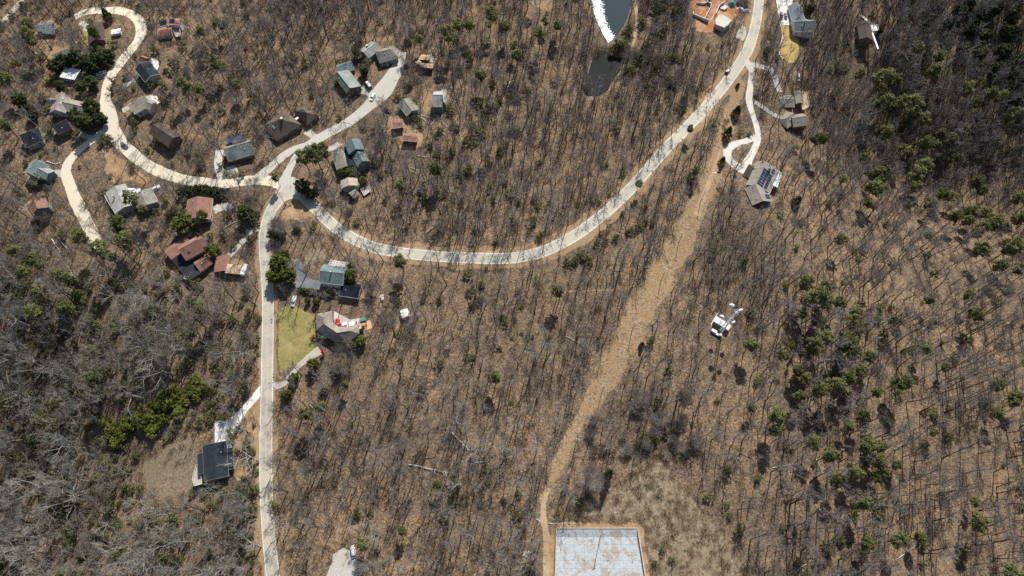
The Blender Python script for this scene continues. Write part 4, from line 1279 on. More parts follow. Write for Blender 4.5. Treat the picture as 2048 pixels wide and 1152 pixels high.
# camper trailer
g = at(491, 543)
rv = tag(empty('camper_trailer', g, R(80)), 'white camper trailer with rounded ends next to the tan shed', 'camper')
sec = lambda x, w_, zt: [(x, -w_, .5), (x, -w_, zt - .3), (x, -w_ * .8, zt), (x, w_ * .8, zt), (x, w_, zt - .3), (x, w_, .5)]
obj('body', mesh('body', *loft([sec(-3.1, 1.0, 2.2), sec(-2.8, 1.2, 2.75), sec(2.6, 1.2, 2.75), sec(3.1, 1.05, 2.1)]), M['carwhite']), rv)
for x in (-1.8, 0, 1.8):
    b = MB(); b.box((x, -1.21, 1.7), (.9, .05, .6)); b.build('window', M['glass'], rv)
for x, y in ((-.5, -1.1), (.5, -1.1), (-.5, 1.1), (.5, 1.1)):
    wl_ = obj('wheel', TYRE, rv, (x, y, .34)); obj('rim', RIM, wl_)
b = MB(); b.box((-.9, 0, 2.83), (.7, .9, .2)); b.build('roof_vent', M['greywall'], rv)
b = MB(); b.tube([(3.0, 0, .55), (4.1, 0, .5)], .07, 5); b.build('tow_bar', M['mailbox'], rv)

# ------------------------------------------------------------------ radio tower compound
h = House('equipment_shelter', 'long white roofed equipment shelter at the foot of the radio tower', 'shelter', (1444, 650))
h.wing((1430.5, 637), (1460, 655.5), 1.55, 1.55, 3.0, 3.1, 'white', 'greywall', win=False, ov=.15)
g = at(1441, 664)
tw = tag(empty('radio_tower', g, R(35)), 'steel lattice radio tower with white drum dishes, rising right of the clearing', 'tower')
HT = 25.0
def leg(k, z):
    r_ = 1.25 - .75 * z / HT
    a = 2 * math.pi * k / 3
    return Vector((r_ * math.cos(a), r_ * math.sin(a), z))
for k in range(3):
    m = MB(); m.tube([leg(k, -1), leg(k, HT)], [.11, .08], 6); m.build('leg', M['steel'], tw)
for i in range(13):
    z0, z1 = i * HT / 13, (i + 1) * HT / 13
    m = MB()
    for k in range(3):
        m.tube([leg(k, z0), leg((k + 1) % 3, z1)], .045, 4); m.tube([leg((k + 1) % 3, z0), leg(k, z1)], .045, 4); m.tube([leg(k, z1), leg((k + 1) % 3, z1)], .04, 4)
    m.build('lattice_bay', M['steel'], tw)
inv = Matrix.Rotation(-R(35), 4, 'Z')
def dish(uv, hgt, d, face):
    p = inv @ (at_z(uv[0], uv[1], g.z + hgt) - g)
    f = inv @ Vector(face).normalized()
    m = MB()
    m.tube([p - f * .5, p - f * .42, p + f * .42, p + f * .46], [d * .34, d * .5, d * .5, d * .47], 18)
    ds = m.build('drum_dish', M['ceramic'], tw)
    b = MB(); b.tube([p - f * .7, Vector((0, 0, hgt))], .07, 5); b.build('mount_arm', M['steel'], ds)
dish((1463.5, 611), 23.2, 2.4, (-.35, -1, 0)); dish((1480, 621), 22.6, 2.4, (.3, -1, 0))
dish((1444, 633.5), 13.0, 2.1, (-.5, -.9, 0)); dish((1466, 645), 12.2, 2.1, (.4, -.9, 0))
for k in range(6):
    a = k * math.pi / 3
    m = MB(); m.box((.9 * math.cos(a), .9 * math.sin(a), HT - .4), (.14, .3, 1.9), a); m.build('panel_antenna', M['ceramic'], tw)
for z in (HT - .3, 18.0, 15.5):
    m = MB()
    m.tube([(-1.7, 0, z), (1.7, .4, z)], .05, 4); m.tube([(0, -1.5, z), (.3, 1.5, z)], .05, 4); m.build('boom', M['steel'], tw)
m = MB(); m.tube([(0, 0, HT), (0, 0, HT + 3)], .03, 4); m.build('whip_antenna', M['ceramic'], tw)
# cabinets in the compound
for (u, v, sx, sy, sz, lb) in ((1427, 664, 2.4, 1.2, 1.4, 'low grey equipment cabinet at the lower corner of the tower compound'), (1432, 669, 3.0, .9, .9, 'long low equipment cabinet below the radio tower'), (1440, 672, 1.3, 1.1, 1.6, 'small square cabinet at the bottom of the tower compound')):
    c = tag(empty('equipment_cabinet', at(u, v), R(-33)), lb, 'cabinet')
    b = MB(); b.box((0, 0, sz / 2 + .1), (sx, sy, sz)); b.build('cabinet_body', M['greywall'], c)
    b = MB(); b.box((0, 0, sz + .14), (sx + .12, sy + .12, .08)); b.build('cabinet_lid', M['trim'], c)
# chain-link fence round the compound
fp = [at(u, v) for u, v in [(1420, 652), (1434, 628), (1469, 650), (1456, 682), (1424, 668)]]
fn = tag(empty('chain_link_fence', fp[0]), 'thin chain-link fence around the tower compound', 'fence')
for i in range(5):
    a, b_ = fp[i] - fp[0], fp[(i + 1) % 5] - fp[0]
    k = max(1, int((b_ - a).length / 2.5))
    for j in range(k):
        p = a.lerp(b_, j / k)
        m = MB(); m.tube([p + Vector((0, 0, -.3)), p + Vector((0, 0, 2.1))], .035, 5); m.build('post', M['steel'], fn)
    m = MB()
    for z in (.1, 1.05, 2.05): m.tube([a + Vector((0, 0, z)), b_ + Vector((0, 0, z))], .02, 3)
    m.build('rail', M['steel'], fn)

# ------------------------------------------------------------------ concrete reservoir at the bottom edge
zt = 0.40
RIMH = 1.3
tk = tag(empty('concrete_reservoir', at(1200, 1120)), 'large stained pale concrete reservoir with a low rim at the bottom edge', 'reservoir')
T0 = tk.location
def tp(u, v, hh): return at_z(u, v, zt + hh) - T0
oz = zt - T0.z
C = [tp(1112, 1055, RIMH), tp(1276.5, 1055, RIMH), tp(1306, 1240, RIMH), tp(1106, 1240, RIMH)]   # outer rim, clockwise from upper left
cen = sum(C, Vector()) / 4
def inset(P, d):
    out = []
    for i in range(4):
        p, a, b = P[i], P[i - 1], P[(i + 1) % 4]
        e1 = (p - a).normalized(); e2 = (b - p).normalized()
        n1 = Vector((e1.y, -e1.x, 0)); n2 = Vector((e2.y, -e2.x, 0))
        k = d / (1 + n1.dot(n2))
        out.append(p + (n1 + n2) * k)
    return out
Ci = inset(C, .45)
for i in range(4):
    a, b, ai, bi = C[i], C[(i + 1) % 4], Ci[i], Ci[(i + 1) % 4]
    V = [Vector((q.x, q.y, z)) for z in (oz - 2.0, oz + RIMH) for q in (a, b, bi, ai)]
    obj('rim_wall', mesh('rim_wall', V, [(0, 1, 2, 3), (7, 6, 5, 4), (0, 4, 5, 1), (1, 5, 6, 2), (2, 6, 7, 3), (3, 7, 4, 0)], M['stone']), tk)
Cf = inset(C, .47)
fz = oz + .15
nfx, nfy = 9, 10
lip = 3.1
TL, TR, BR, BL = Cf
def bil(s, t): return TL.lerp(TR, s).lerp(BL.lerp(BR, s), t)
hgt_ = (TL - BL).length
t0 = lip / hgt_
ts = [0, t0 * .52, t0] + [t0 + (1 - t0) * (i + 1) / nfy for i in range(nfy)]
for j in range(len(ts) - 1):
    for i in range(nfx):
        q = [bil(i / nfx + .0007, ts[j] + .0006), bil((i + 1) / nfx - .0007, ts[j] + .0006), bil((i + 1) / nfx - .0007, ts[j + 1] - .0006), bil(i / nfx + .0007, ts[j + 1] - .0006)]
        zz = []
        for tt in (ts[j], ts[j], ts[j + 1], ts[j + 1]):
            zz.append(fz + max(0, (t0 - tt) / t0) * .95)
        dz_ = rnd.uniform(-.012, .012)
        V = [Vector((p.x, p.y, z + dz_)) for p, z in zip(q, zz)] + [Vector((p.x, p.y, z - .4)) for p, z in zip(q, zz)]
        obj('slab', mesh('slab', V, [(3, 2, 1, 0), (4, 5, 6, 7), (0, 1, 5, 4), (1, 2, 6, 5), (2, 3, 7, 6), (3, 0, 4, 7)], M['tankfloor']), tk)
V = [Vector((q.x, q.y, fz - .08)) for q in Cf]
obj('slab_bed', mesh('slab_bed', V, [(3, 2, 1, 0)], M['stone']), tk)
FOOT.append([(p.x + T0.x, p.y + T0.y) for p in C])

# ------------------------------------------------------------------ utility poles and wires
def pole(uv, hgt, label, arms=((0.25, 2.4),), ang=None, zoff=0.0, mat='wood', group=None, armmat='palewood'):
    g = at(*uv) + Vector((0, 0, zoff))
    r = tag(empty('utility_pole', g, ang or 0.0), label, 'utility pole', group)
    m = MB(); m.tube([(0, 0, -1.2), (0, 0, hgt)], [.17, .11], 8); m.build('pole', M[mat], r)
    for dz_, wd in arms:
        m = MB(); m.box((0, .14, hgt - dz_), (wd, .12, .14)); ca = m.build('crossarm', M[armmat], r)
        for x in (-wd * .45, 0, wd * .45):
            i_ = MB(); i_.tube([(x, .14, hgt - dz_ + .07), (x, .14, hgt - dz_ + .22), (x, .14, hgt - dz_ + .34)], [.07, .1, .05], 6); i_.build('insulator', M['ceramic'], ca)
    MASK_POLY.append(([(uv[0] - 3, uv[1] - 3), (uv[0] + 3, uv[1] - 3), (uv[0] + 3, uv[1] + 3), (uv[0] - 3, uv[1] + 3)], 2))
    return r, g, hgt

LINE = [(1075, 1046, 11.5, 'utility pole with a double crossarm beside the dirt track above the log pile'), (1151, 889, 11, 'utility pole at the narrow lower end of the clearing, near the big round bare tree'),
        (1203, 785, 10.5, 'utility pole in the lower middle of the straw clearing'), (1264, 661, 10.5, 'utility pole in the widest part of the clearing, left of the radio tower'),
        (1322, 561, 10.5, 'utility pole where the woodland track meets the clearing'), (1357, 486, 10.5, 'utility pole in the upper clearing with a long shadow'),
        (1401, 403, 10.5, 'utility pole at the top of the clearing beside the dirt track')]
ends = []
for i, (u, v, hh, lb) in enumerate(LINE):
    p0 = at(*LINE[max(i - 1, 0)][:2]); p1 = at(*LINE[min(i + 1, len(LINE) - 1)][:2])
    ang = math.atan2(p1.y - p0.y, p1.x - p0.x) - math.pi / 2
    ends.append((pole((u, v), hh, lb, ((.25, 2.4), (1.3, 1.8)) if i == 0 else ((.25, 2.2),), ang), ang))
ROADP = [(797, 493, 9.5, 'pale armed utility pole on the upper bank of the curved road, left end'), (1042, 497, 9.5, 'roadside utility pole at the bottom of the road curve'),
         (1195, 419, 9.5, 'roadside utility pole on the bank where the curve straightens'), (1301, 313, 9.5, 'roadside utility pole on the upper straight of the curved road')]
rends = []
for i, (u, v, hh, lb) in enumerate(ROADP):
    p0 = at(*ROADP[max(i - 1, 0)][:2]); p1 = at(*ROADP[min(i + 1, len(ROADP) - 1)][:2])
    ang = math.atan2(p1.y - p0.y, p1.x - p0.x) - math.pi / 2
    rends.append((pole((u, v), hh, lb, ((.25, 2.0),), ang), ang))
pole((1201, 1071), 13.0, 'tall lone lamp-like pole standing on the concrete reservoir', ((.2, 1.6),), R(25), 0.6, 'steel')
pole((1487, 84), 9, 'utility pole beside the gravel pad by the road, top edge', ((.25, 1.8),), R(60))

def span(a, b, sag, label, group):
    m = MB()
    pts = []
    for i in range(11):
        t = i / 10
        p = a.lerp(b, t); p.z -= sag * 4 * t * (1 - t); pts.append(p - a)
    m.tube(pts, .013, 3)
    o = m.build('power_wire', M['stone'], None, a)
    tag(o, label, 'wire', group)
for seq, lb, grp in ((ends, 'thin pale power wire hanging above the straw clearing between poles', 'wires along the clearing'), (rends, 'thin power wire following the curved road between roadside poles', 'wires along the road')):
    for ((r0, g0, h0), a0), ((r1, g1, h1), a1) in zip(seq[:-1], seq[1:]):
        for x in (-.9, 0, .9):
            pa = g0 + Vector((math.cos(a0) * x, math.sin(a0) * x, h0 + .1)); pb = g1 + Vector((math.cos(a1) * x, math.sin(a1) * x, h1 + .1))
            span(pa, pb, 1.1, lb, grp)

# ------------------------------------------------------------------ yard things
def thing(name, label, cat, uv, rz=0.0, group=None, lift=0.06):
    return tag(empty(name, at(*uv) + Vector((0, 0, lift)), rz), label, cat, group)
def parasol(uv, label, r_=1.4):
    t = thing('parasol', label, 'parasol', uv)
    m = MB()
    V = [(0, 0, 2.7)] + [(r_ * math.cos(a * math.pi / 4), r_ * math.sin(a * math.pi / 4), 2.15) for a in range(8)]
    m.add(V + [(x, y, z - .05) for x, y, z in V], [(0, 1 + i, 1 + (i + 1) % 8) for i in range(8)] + [(9, 10 + (i + 1) % 8, 10 + i) for i in range(8)] + [(1 + i, 10 + i, 10 + (i + 1) % 8, 1 + (i + 1) % 8) for i in range(8)])
    m.build('canopy', M['redfabric'], t)
    m = MB(); m.tube([(0, 0, 0), (0, 0, 2.75)], .03, 6); m.build('pole', M['steel'], t)
    m = MB(); m.tube([(0, 0, 0), (0, 0, .1)], .3, 10); m.build('base', M['mailbox'], t)
parasol((677.5, 645), 'open red parasol on the patio behind the V-shaped house', 1.2)
parasol((681.5, 652), 'small red parasol close to the V-shaped house roof', .9)
parasol((647.5, 707), 'red parasol half hidden by the bare tree beside the driveway', 1.0)
def table(uv, label, mat='trim', s=1.4, rz=.3, hh=.74):
    t = thing('garden_table', label, 'table', uv, rz)
    m = MB(); m.box((0, 0, hh), (s * 1.5, s, .06)); m.build('table_top', M[mat], t)
    for x in (-1, 1):
        for y in (-1, 1):
            m = MB(); m.box((x * s * .65, y * s * .42, hh / 2), (.07, .07, hh)); m.build('leg', M[mat], t)
table((690, 649), 'white table on the pale patio behind the V-shaped house')
table((727, 655), 'dark table on the orange paved patio', 'mailbox', 1.1)
def garden_box(uv, d, label, name, mat, cat, rz=0.2, lid='trim'):
    t = thing(name, label, cat, uv, rz)
    m = MB(); m.box((0, 0, d[2] / 2), d); m.build('tub', M[mat], t)
    m = MB(); m.box((0, 0, d[2] + .05), (d[0] + .1, d[1] + .1, .1)); m.build('lid', M[lid], t)
garden_box((704, 649), (2.4, 2.0, .9), 'square white covered tub on the patio behind the V-shaped house', 'hot_tub', 'brownwall', 'hot tub')
garden_box((727, 640), (2.6, 1.4, .8), 'blue covered tub at the top of the orange paved patio', 'covered_tub', 'greywall', 'tub', .2, 'tealtarp')
garden_box((668.5, 641), (1.8, 2.4, .5), 'pale blue paddling pool at the inner corner of the V-shaped house', 'paddling_pool', 'trim', 'pool', 0, 'skylight')
garden_box((765, 596), (1.2, 2.6, 1.0), 'white propane tank box in the woods right of the dark outbuilding', 'storage_box', 'trim', 'box', .1)
for u, v, lb in ((718, 652, 'dark chair at the left of the orange paved patio'), (733, 651, 'dark chair at the right of the orange paved patio'), (713, 645, 'dark chair between the hot tub and the orange patio')):
    t = thing('garden_chair', lb, 'chair', (u, v), rnd.uniform(0, 6))
    m = MB(); m.box((0, 0, .42), (.55, .55, .06)); m.build('seat', M['mailbox'], t)
    m = MB(); m.box((0, .26, .72), (.55, .05, .6)); m.build('backrest', M['mailbox'], t)
    for x in (-.23, .23):
        for y in (-.23, .23):
            m = MB(); m.box((x, y, .2), (.05, .05, .4)); m.build('leg', M['mailbox'], t)
for u, v, lb in ((548.5, 750, 'black roadside mailbox at the bottom of the green front lawn'), (545, 641, 'black mailbox on the right verge beside the front lawn'), (1188, 437, 'black mailbox on the upper verge of the curved road'), (1298, 328, 'black mailbox on the upper verge near the straight road'), (1116, 483, 'black mailbox on the upper verge at the bottom of the curve')):
    t = thing('mailbox', lb, 'mailbox', (u, v))
    m = MB(); m.box((0, 0, .5), (.1, .1, 1.0)); m.build('post', M['wood'], t)
    m = MB(); m.box((0, 0, 1.12), (.55, .3, .3)); m.build('box', M['mailbox'], t)
def mound(uv, r_, hh, mat, label, name, cat, seed=1, flat=1.0):
    g = at(*uv)
    V = []; F = []
    nr, na = 6, 16
    for i in range(nr + 1):
        f_ = i / nr
        for k in range(na):
            a = 2 * math.pi * k / na
            rr = r_ * f_ * (1 + .25 * mnoise.noise(Vector((math.cos(a) * 1.5, math.sin(a) * 1.5, seed))))
            x, y = rr * math.cos(a), rr * math.sin(a) * flat
            z = hh * (1 - f_ ** 1.7) * (1 + .5 * mnoise.noise(Vector((x * .9, y * .9, seed * 3.1)))) - .15 * f_
            V.append((x, y, z))
    for i in range(nr):
        for k in range(na):
            k2 = (k + 1) % na
            F.append((i * na + k, (i + 1) * na + k, (i + 1) * na + k2, i * na + k2))
    o = obj(name, mesh(name, V, F, M[mat], True), None, g)
    tag(o, label, cat)
    return o
mound((1463, 9), 2.8, 2.4, 'tealtarp', 'teal tarpaulin over a heap on the building site', 'tarpaulin_heap', 'tarpaulin', 2)
mound((1480, 19), 2.6, 1.6, 'whitetarp', 'bright white tarpaulin heap at the building site beside the road', 'tarpaulin_heap', 'tarpaulin', 3, .6)
mound((1493, 22), 2.2, 1.2, 'whitetarp', 'pinkish white sheet nearest to the road at the building site', 'plastic_sheet', 'sheet', 4, .7)
mound((1480, 5), 5.0, 3.0, 'wood', 'dark earth mound at the building site top edge', 'earth_mound', 'mound', 5)
mound((1469, 352), 1.6, 1.0, 'bluetarp', 'pale blue covered heap left of the solar panelled house', 'tarpaulin_heap', 'tarpaulin', 6)
mound((1428, 346), 1.5, .5, 'whitetarp', 'white sheet lying on the clearing left of the circular drive', 'plastic_sheet', 'sheet', 7, .4)
mound((1437, 345), 1.5, .9, 'mailbox', 'black covered heap next to the white sheet on the clearing', 'covered_heap', 'heap', 8, .4)

# stone edging along the circular drive island and the dormant lawn
def edging(pxs, label, name='stone_edging', mat='stone', hh=.35, wd=.4, step=.8):
    P = spline([at(u, v) for u, v in pxs], 0.9)
    t = tag(empty(name, P[0]), label, 'edging')
    sm = []
    for k in range(4):
        m = MB(); m.box((0, 0, 0), (rnd.uniform(.6, .85), wd * rnd.uniform(.85, 1.1), hh)); sm.append(mesh('stone', m.V, m.F, M[mat]))
    for i, p in enumerate(P[:-1]):
        d = P[i + 1] - p
        o = obj('stone', sm[i % 4], t, (p.x - P[0].x, p.y - P[0].y, th(p.x, p.y) - P[0].z + hh * .3), math.atan2(d.y, d.x))
edging([(1556, 22), (1560, 48), (1564, 64), (1563, 80), (1558, 100), (1560, 110), (1566, 120)], 'curving pale stone edging along the left side of the dormant lawn', mat='trim')
edging([(1475, 300), (1482, 290), (1496, 290), (1503, 300), (1498, 314), (1486, 324)], 'stone edging around the island of the circular drive')
edging([(556, 330), (573, 318), (590, 303), (596, 304), (592, 312), (578, 330)], 'low stone edging around the narrow island of the worn lane')
edging([(452, 455), (470, 445), (486, 440)], 'short pale stone wall by the red-brown cluster drive', hh=.7)
edging([(95, 323), (110, 328), (122, 326)], 'pale stone wall above the short drive of the blue-green house', mat='trim', hh=.6)
edging([(1098, 1046), (1104, 1047), (1120, 1046.5), (1152, 1047)], 'low dark kerb line above the concrete reservoir', mat='stone', hh=.3)

# ------------------------------------------------------------------ fallen trunks
def fallen(a, b, r_, label, group=None, mat='palewood', stubs=3):
    A, B = at(*a), at(*b)
    n = 6
    pts = []
    for i in range(n + 1):
        p = A.lerp(B, i / n)
        z = th(p.x, p.y) + r_ + .12 + .9 * (i / n) * (1 - i / n)
        pts.append(Vector((p.x + rnd.uniform(-.12, .12), p.y + rnd.uniform(-.12, .12), z)) - A)
    t = tag(empty('fallen_tree', A), label, 'fallen tree', group)
    m = MB(); m.tube(pts, [r_ * (1 - .75 * i / n) for i in range(n + 1)], 7); m.build('trunk', M[mat], t)
    d = (B - A).normalized(); s = Vector((-d.y, d.x, 0))
    for k in range(stubs):
        f_ = rnd.uniform(.45, .95)
        p = pts[0].lerp(pts[-1], f_); p.z = pts[int(f_ * n)].z
        e = p + d * rnd.uniform(.8, 2.2) + s * rnd.choice((-1, 1)) * rnd.uniform(.8, 2.2) + Vector((0, 0, rnd.uniform(.1, 1.0)))
        m = MB(); m.tube([p, e], [r_ * .35, .03], 5); m.build('branch', M[mat], t)
G1 = 'fallen trunks in the woods below the tall pale house'
L1_ = 'pale fallen trunk among several in the woods right of the two red-brown cabins'
for a, b, r_ in (((837, 232), (862, 250), .16), ((842, 231), (892, 246), .17), ((862, 250), (893, 216), .14), ((877, 240), (905, 262), .13), ((911, 238), (925, 285), .13), ((928, 175), (921, 206), .13)):
    fallen(a, b, r_, L1_, G1)
fallen((1020, 163), (992, 243), .2, 'very long straight pale fallen trunk in the woods left of the lower pond')
fallen((1004, 132), (983, 150), .16, 'short pale fallen trunk above the very long one, left of the lower pond')
fallen((1030, 160), (1000, 178), .12, 'thin fallen trunk crossing the very long one near its top')
fallen((833, 312), (861, 315), .18, 'level pale fallen trunk in the woods right of the teal many gabled house')
fallen((770, 336), (782, 334), .18, 'short fallen log right of the teal many gabled house')
fallen((822, 336), (846, 344), .15, 'upper of two sloping fallen trunks in the woods inside the curve')
fallen((824, 344), (842, 350), .15, 'lower of two sloping fallen trunks in the woods inside the curve')
fallen((862, 378), (905, 384), .16, 'long fallen trunk under bare trees inside the road curve')
fallen((852, 467), (879, 446), .34, 'thick dark fallen trunk on the bank inside the road curve', mat='stone')
fallen((818, 929), (896, 946), .3, 'large fallen tree with a splintered crown in the lower middle woods', stubs=8)
fallen((902, 864), (940, 902), .28, 'long thick fallen trunk sloping down right in the lower middle woods', stubs=6)
fallen((950, 926), (981, 922), .26, 'short thick fallen trunk right of the large fallen tree')
fallen((1686, 175), (1678, 193), .18, 'short bright fallen trunk in woods right of the weathered multi-wing house')
fallen((1691, 191), (1720, 174), .18, 'bright fallen trunk pointing up right, right of the weathered multi-wing house')
fallen((1881, 204), (1880, 221), .15, 'small upright looking pale trunk among pines at the upper right')
fallen((1803, 298), (1796, 318), .14, 'pale fallen stem between pines right of the solar panelled house')
fallen((1690, 338), (1680, 350), .13, 'thin pale stem in woods right of the solar panelled house')
fallen((1650, 359), (1642, 372), .15, 'bright broken stem just right of the solar panelled house')
fallen((104, 479), (123, 506), .25, 'left of two bleached trunks at the end of the left gravel branch')
fallen((118, 478), (141, 506), .22, 'right of two bleached trunks at the end of the left gravel branch')
fallen((1700, 1032), (1727, 1063), .16, 'straight pale fallen trunk below the pine belt at lower right')
fallen((1632, 918), (1645, 948), .16, 'pale fallen trunk at the left edge of the pine belt, lower right')
fallen((1656, 808), (1684, 792), .16, 'upper of two pale fallen stems inside the pine belt')
fallen((1632, 830), (1645, 856), .16, 'lower of two pale fallen stems inside the pine belt')
fallen((1590, 1145), (1640, 1105), .15, 'pale fallen trunk near the bottom edge at lower right')
fallen((1794, 1118), (1832, 1090), .14, 'thin pale trunk beside the leaning pine, lower right')
fallen((1545, 936), (1585, 928), .16, 'level pale fallen trunk left of the pine belt')
fallen((1130, 672), (1190, 702), .13, 'thin fallen trunk in the woods left of the clearing')
fallen((102, 801), (115, 783), .16, 'pale fallen trunk in the left woods above the evergreen thicket', stubs=1)
fallen((279, 990), (291, 1024), .18, 'bleached trunk at the left edge of the mulched yard', stubs=1)
fallen((620, 810), (633, 823), .2, 'pale trunk between two pines right of the straight road', stubs=1)
G2 = 'dark logs heaped at the top of the clearing'
for i in range(5):
    fallen((1432 + i * 2, 376 - i * .6), (1448 + i * 1.5, 393 - i * 1.2), .2, 'dark log in the small heap left of the solar panelled house', G2, 'wood', 1)
G3 = 'bleached logs in the burst shaped pile'
for i in range(14):
    a_ = i * 2 * math.pi / 14 + rnd.uniform(-.2, .2); r0 = rnd.uniform(2, 6); r1 = r0 + rnd.uniform(4, 9)
    fallen((1054 + r0 * math.cos(a_), 1109 + r0 * math.sin(a_)), (1054 + r1 * math.cos(a_), 1109 + r1 * math.sin(a_)), .16, 'bleached log in the burst shaped pile left of the dirt track', G3, 'palewood', 0)

# ------------------------------------------------------------------ trees: building one of each kind
class TM:
    def __init__(s): s.V = []; s.F = []
    def tube(s, pts, rads, n):
        b0 = len(s.V)
        a = None
        for i, p in enumerate(pts):
            d = (pts[min(i + 1, len(pts) - 1)] - pts[max(i - 1, 0)]).normalized()
            a = d.orthogonal().normalized() if a is None else (a - d * a.dot(d)).normalized()
            b = d.cross(a)
            for k in range(n):
                t = 2 * math.pi * k / n
                s.V.append(p + (a * math.cos(t) + b * math.sin(t)) * rads[i])
        for i in range(len(pts) - 1):
            for k in range(n):
                k2 = (k + 1) % n
                s.F.append((b0 + i * n + k, b0 + i * n + k2, b0 + (i + 1) * n + k2, b0 + (i + 1) * n + k))
    def twig(s, p, d, L, w_):
        a = d.orthogonal().normalized(); b = d.cross(a)
        b0 = len(s.V)
        s.V += [p + a * w_, p - a * w_ * .5 + b * w_ * .87, p - a * w_ * .5 - b * w_ * .87, p + d * L]
        s.F += [(b0, b0 + 1, b0 + 3), (b0 + 1, b0 + 2, b0 + 3), (b0 + 2, b0, b0 + 3)]

def rv(r): return Vector((r.gauss(0, 1), r.gauss(0, 1), r.gauss(0, 1)))

def limb(tm, r, p, d, L, rad, level, twn, tww):
    n = 4 if level == 1 else 3
    segs = 4 if level == 1 else 3
    pts = [p]; dd = d.copy()
    for i in range(segs):
        dd = (dd + rv(r) * .16 + Vector((0, 0, .10))).normalized()
        pts.append(pts[-1] + dd * L / segs)
    rads = [rad * (1 - .8 * i / segs) for i in range(segs + 1)]
    tm.tube(pts, rads, n)
    def sample(f_):
        x = f_ * segs; i = min(int(x), segs - 1)
        return pts[i].lerp(pts[i + 1], x - i), (pts[i + 1] - pts[i]).normalized()
    if level == 1:
        for k in range(5 + int(L)):
            f_ = r.uniform(.25, 1)
            q, e = sample(f_)
            e2 = (e + rv(r) * .62 + Vector((0, 0, .15))).normalized()
            limb(tm, r, q, e2, L * r.uniform(.28, .5) * (1.15 - .5 * f_), rad * .42, 2, twn, tww)
    else:
        for k in range(twn):
            q, e = sample(r.uniform(.15, 1))
            e2 = (e + rv(r) * .55).normalized()
            tm.twig(q, e2, r.uniform(.5, 1.25) * (0.6 + L * .25), tww)

def bare_tree(seed, H, style):
    r = random.Random(seed)
    T, Cw = TM(), TM()
    if style == 'tall':       # straight forest tree, narrow high crown
        n = 7; pts = [Vector((0, 0, -.8))]
        d = Vector((r.uniform(-.05, .05), r.uniform(-.05, .05), 1))
        for i in range(n):
            d = (d + Vector((r.gauss(0, .05), r.gauss(0, .05), 0))).normalized()
            pts.append(pts[-1] + d * (H * .93 + .8) / n)
        r0 = .0130 * H + .02
        T.tube(pts, [r0 * (1 - .70 * i / n) for i in range(n + 1)], 6)
        for k in range(13):
            f_ = .50 + .48 * k / 13 + r.uniform(-.02, .02)
            x = f_ * n; i = min(int(x), n - 1); q = pts[i].lerp(pts[i + 1], x - i)
            a = k * 2.4 + r.uniform(-.4, .4)
            e = Vector((math.cos(a), math.sin(a), r.uniform(.45, 1.1))).normalized()
            limb(Cw, r, q, e, H * (.22 * (1.25 - f_) + .05) * r.uniform(.8, 1.25), r0 * .26, 1, 6, .017)
    elif style in ('oak', 'pale'):      # forks into heavy limbs, broad crown
        thick = style == 'pale'
        n = 4; pts = [Vector((0, 0, -.8))]
        d = Vector((r.uniform(-.08, .08), r.uniform(-.08, .08), 1))
        for i in range(n):
            d = (d + Vector((r.gauss(0, .07), r.gauss(0, .07), 0))).normalized()
            pts.append(pts[-1] + d * (H * .45 + .8) / n)
        r0 = (.0185 if thick else .0145) * H
        T.tube(pts, [r0 * (1 - .4 * i / n) for i in range(n + 1)], 7)
        for k in range(5):
            a = k * 2 * math.pi / 5 + r.uniform(-.4, .4)
            e = Vector((math.cos(a), math.sin(a), r.uniform(.7, 1.7))).normalized()
            q = pts[-1].lerp(pts[-2], r.uniform(0, .6))
            L = H * r.uniform(.36, .5); segs = 5
            ps = [q]; dd = e
            for i in range(segs):
                dd = (dd + rv(r) * .2 + Vector((0, 0, .12))).normalized(); ps.append(ps[-1] + dd * L / segs)
            rs = [r0 * .5 * (1 - .8 * i / segs) for i in range(segs + 1)]
            T.tube(ps, rs, 5)
            for j in range(6):
                f_ = r.uniform(.3, 1); x = f_ * segs; i = min(int(x), segs - 1); qq = ps[i].lerp(ps[i + 1], x - i)
                ee = ((ps[i + 1] - ps[i]).normalized() + rv(r) * .6).normalized()
                limb(Cw, r, qq, ee, H * r.uniform(.12, .22) * (1.15 if thick else 1), r0 * (.25 if thick else .2), 1, 3 if thick else 5, .018)
    else:                     # dense fine twigged dome
        n = 4; pts = [Vector((0, 0, -.6))] + [Vector((r.gauss(0, .05) * i, r.gauss(0, .05) * i, H * .42 * i / 4)) for i in range(1, 5)]
        r0 = .015 * H
        T.tube(pts, [r0 * (1 - .5 * i / n) for i in range(n + 1)], 6)
        for k in range(70):
            zz = r.uniform(-.25, 1); a = k * 2.4 + r.uniform(-.3, .3); rr = math.sqrt(max(0, 1 - zz * zz))
            tip = Vector((rr * H * .44 * math.cos(a), rr * H * .44 * math.sin(a), H * .52 + zz * H * .44)) * r.uniform(.82, 1.04)
            q = pts[2].lerp(pts[4], r.random())
            md_ = q.lerp(tip, .5) + rv(r) * .25
            Cw.tube([q, md_, tip], [r0 * .3, r0 * .16, .02], 3)
            e = (tip - q).normalized()
            for j in range(56):
                f_ = r.uniform(.35, 1) ** .6
                p_ = q.lerp(tip, f_) + rv(r) * .55
                Cw.twig(p_, (e + rv(r) * .5 + Vector((0, 0, .2))).normalized(), r.uniform(.6, 1.4), .022)
    return T, Cw

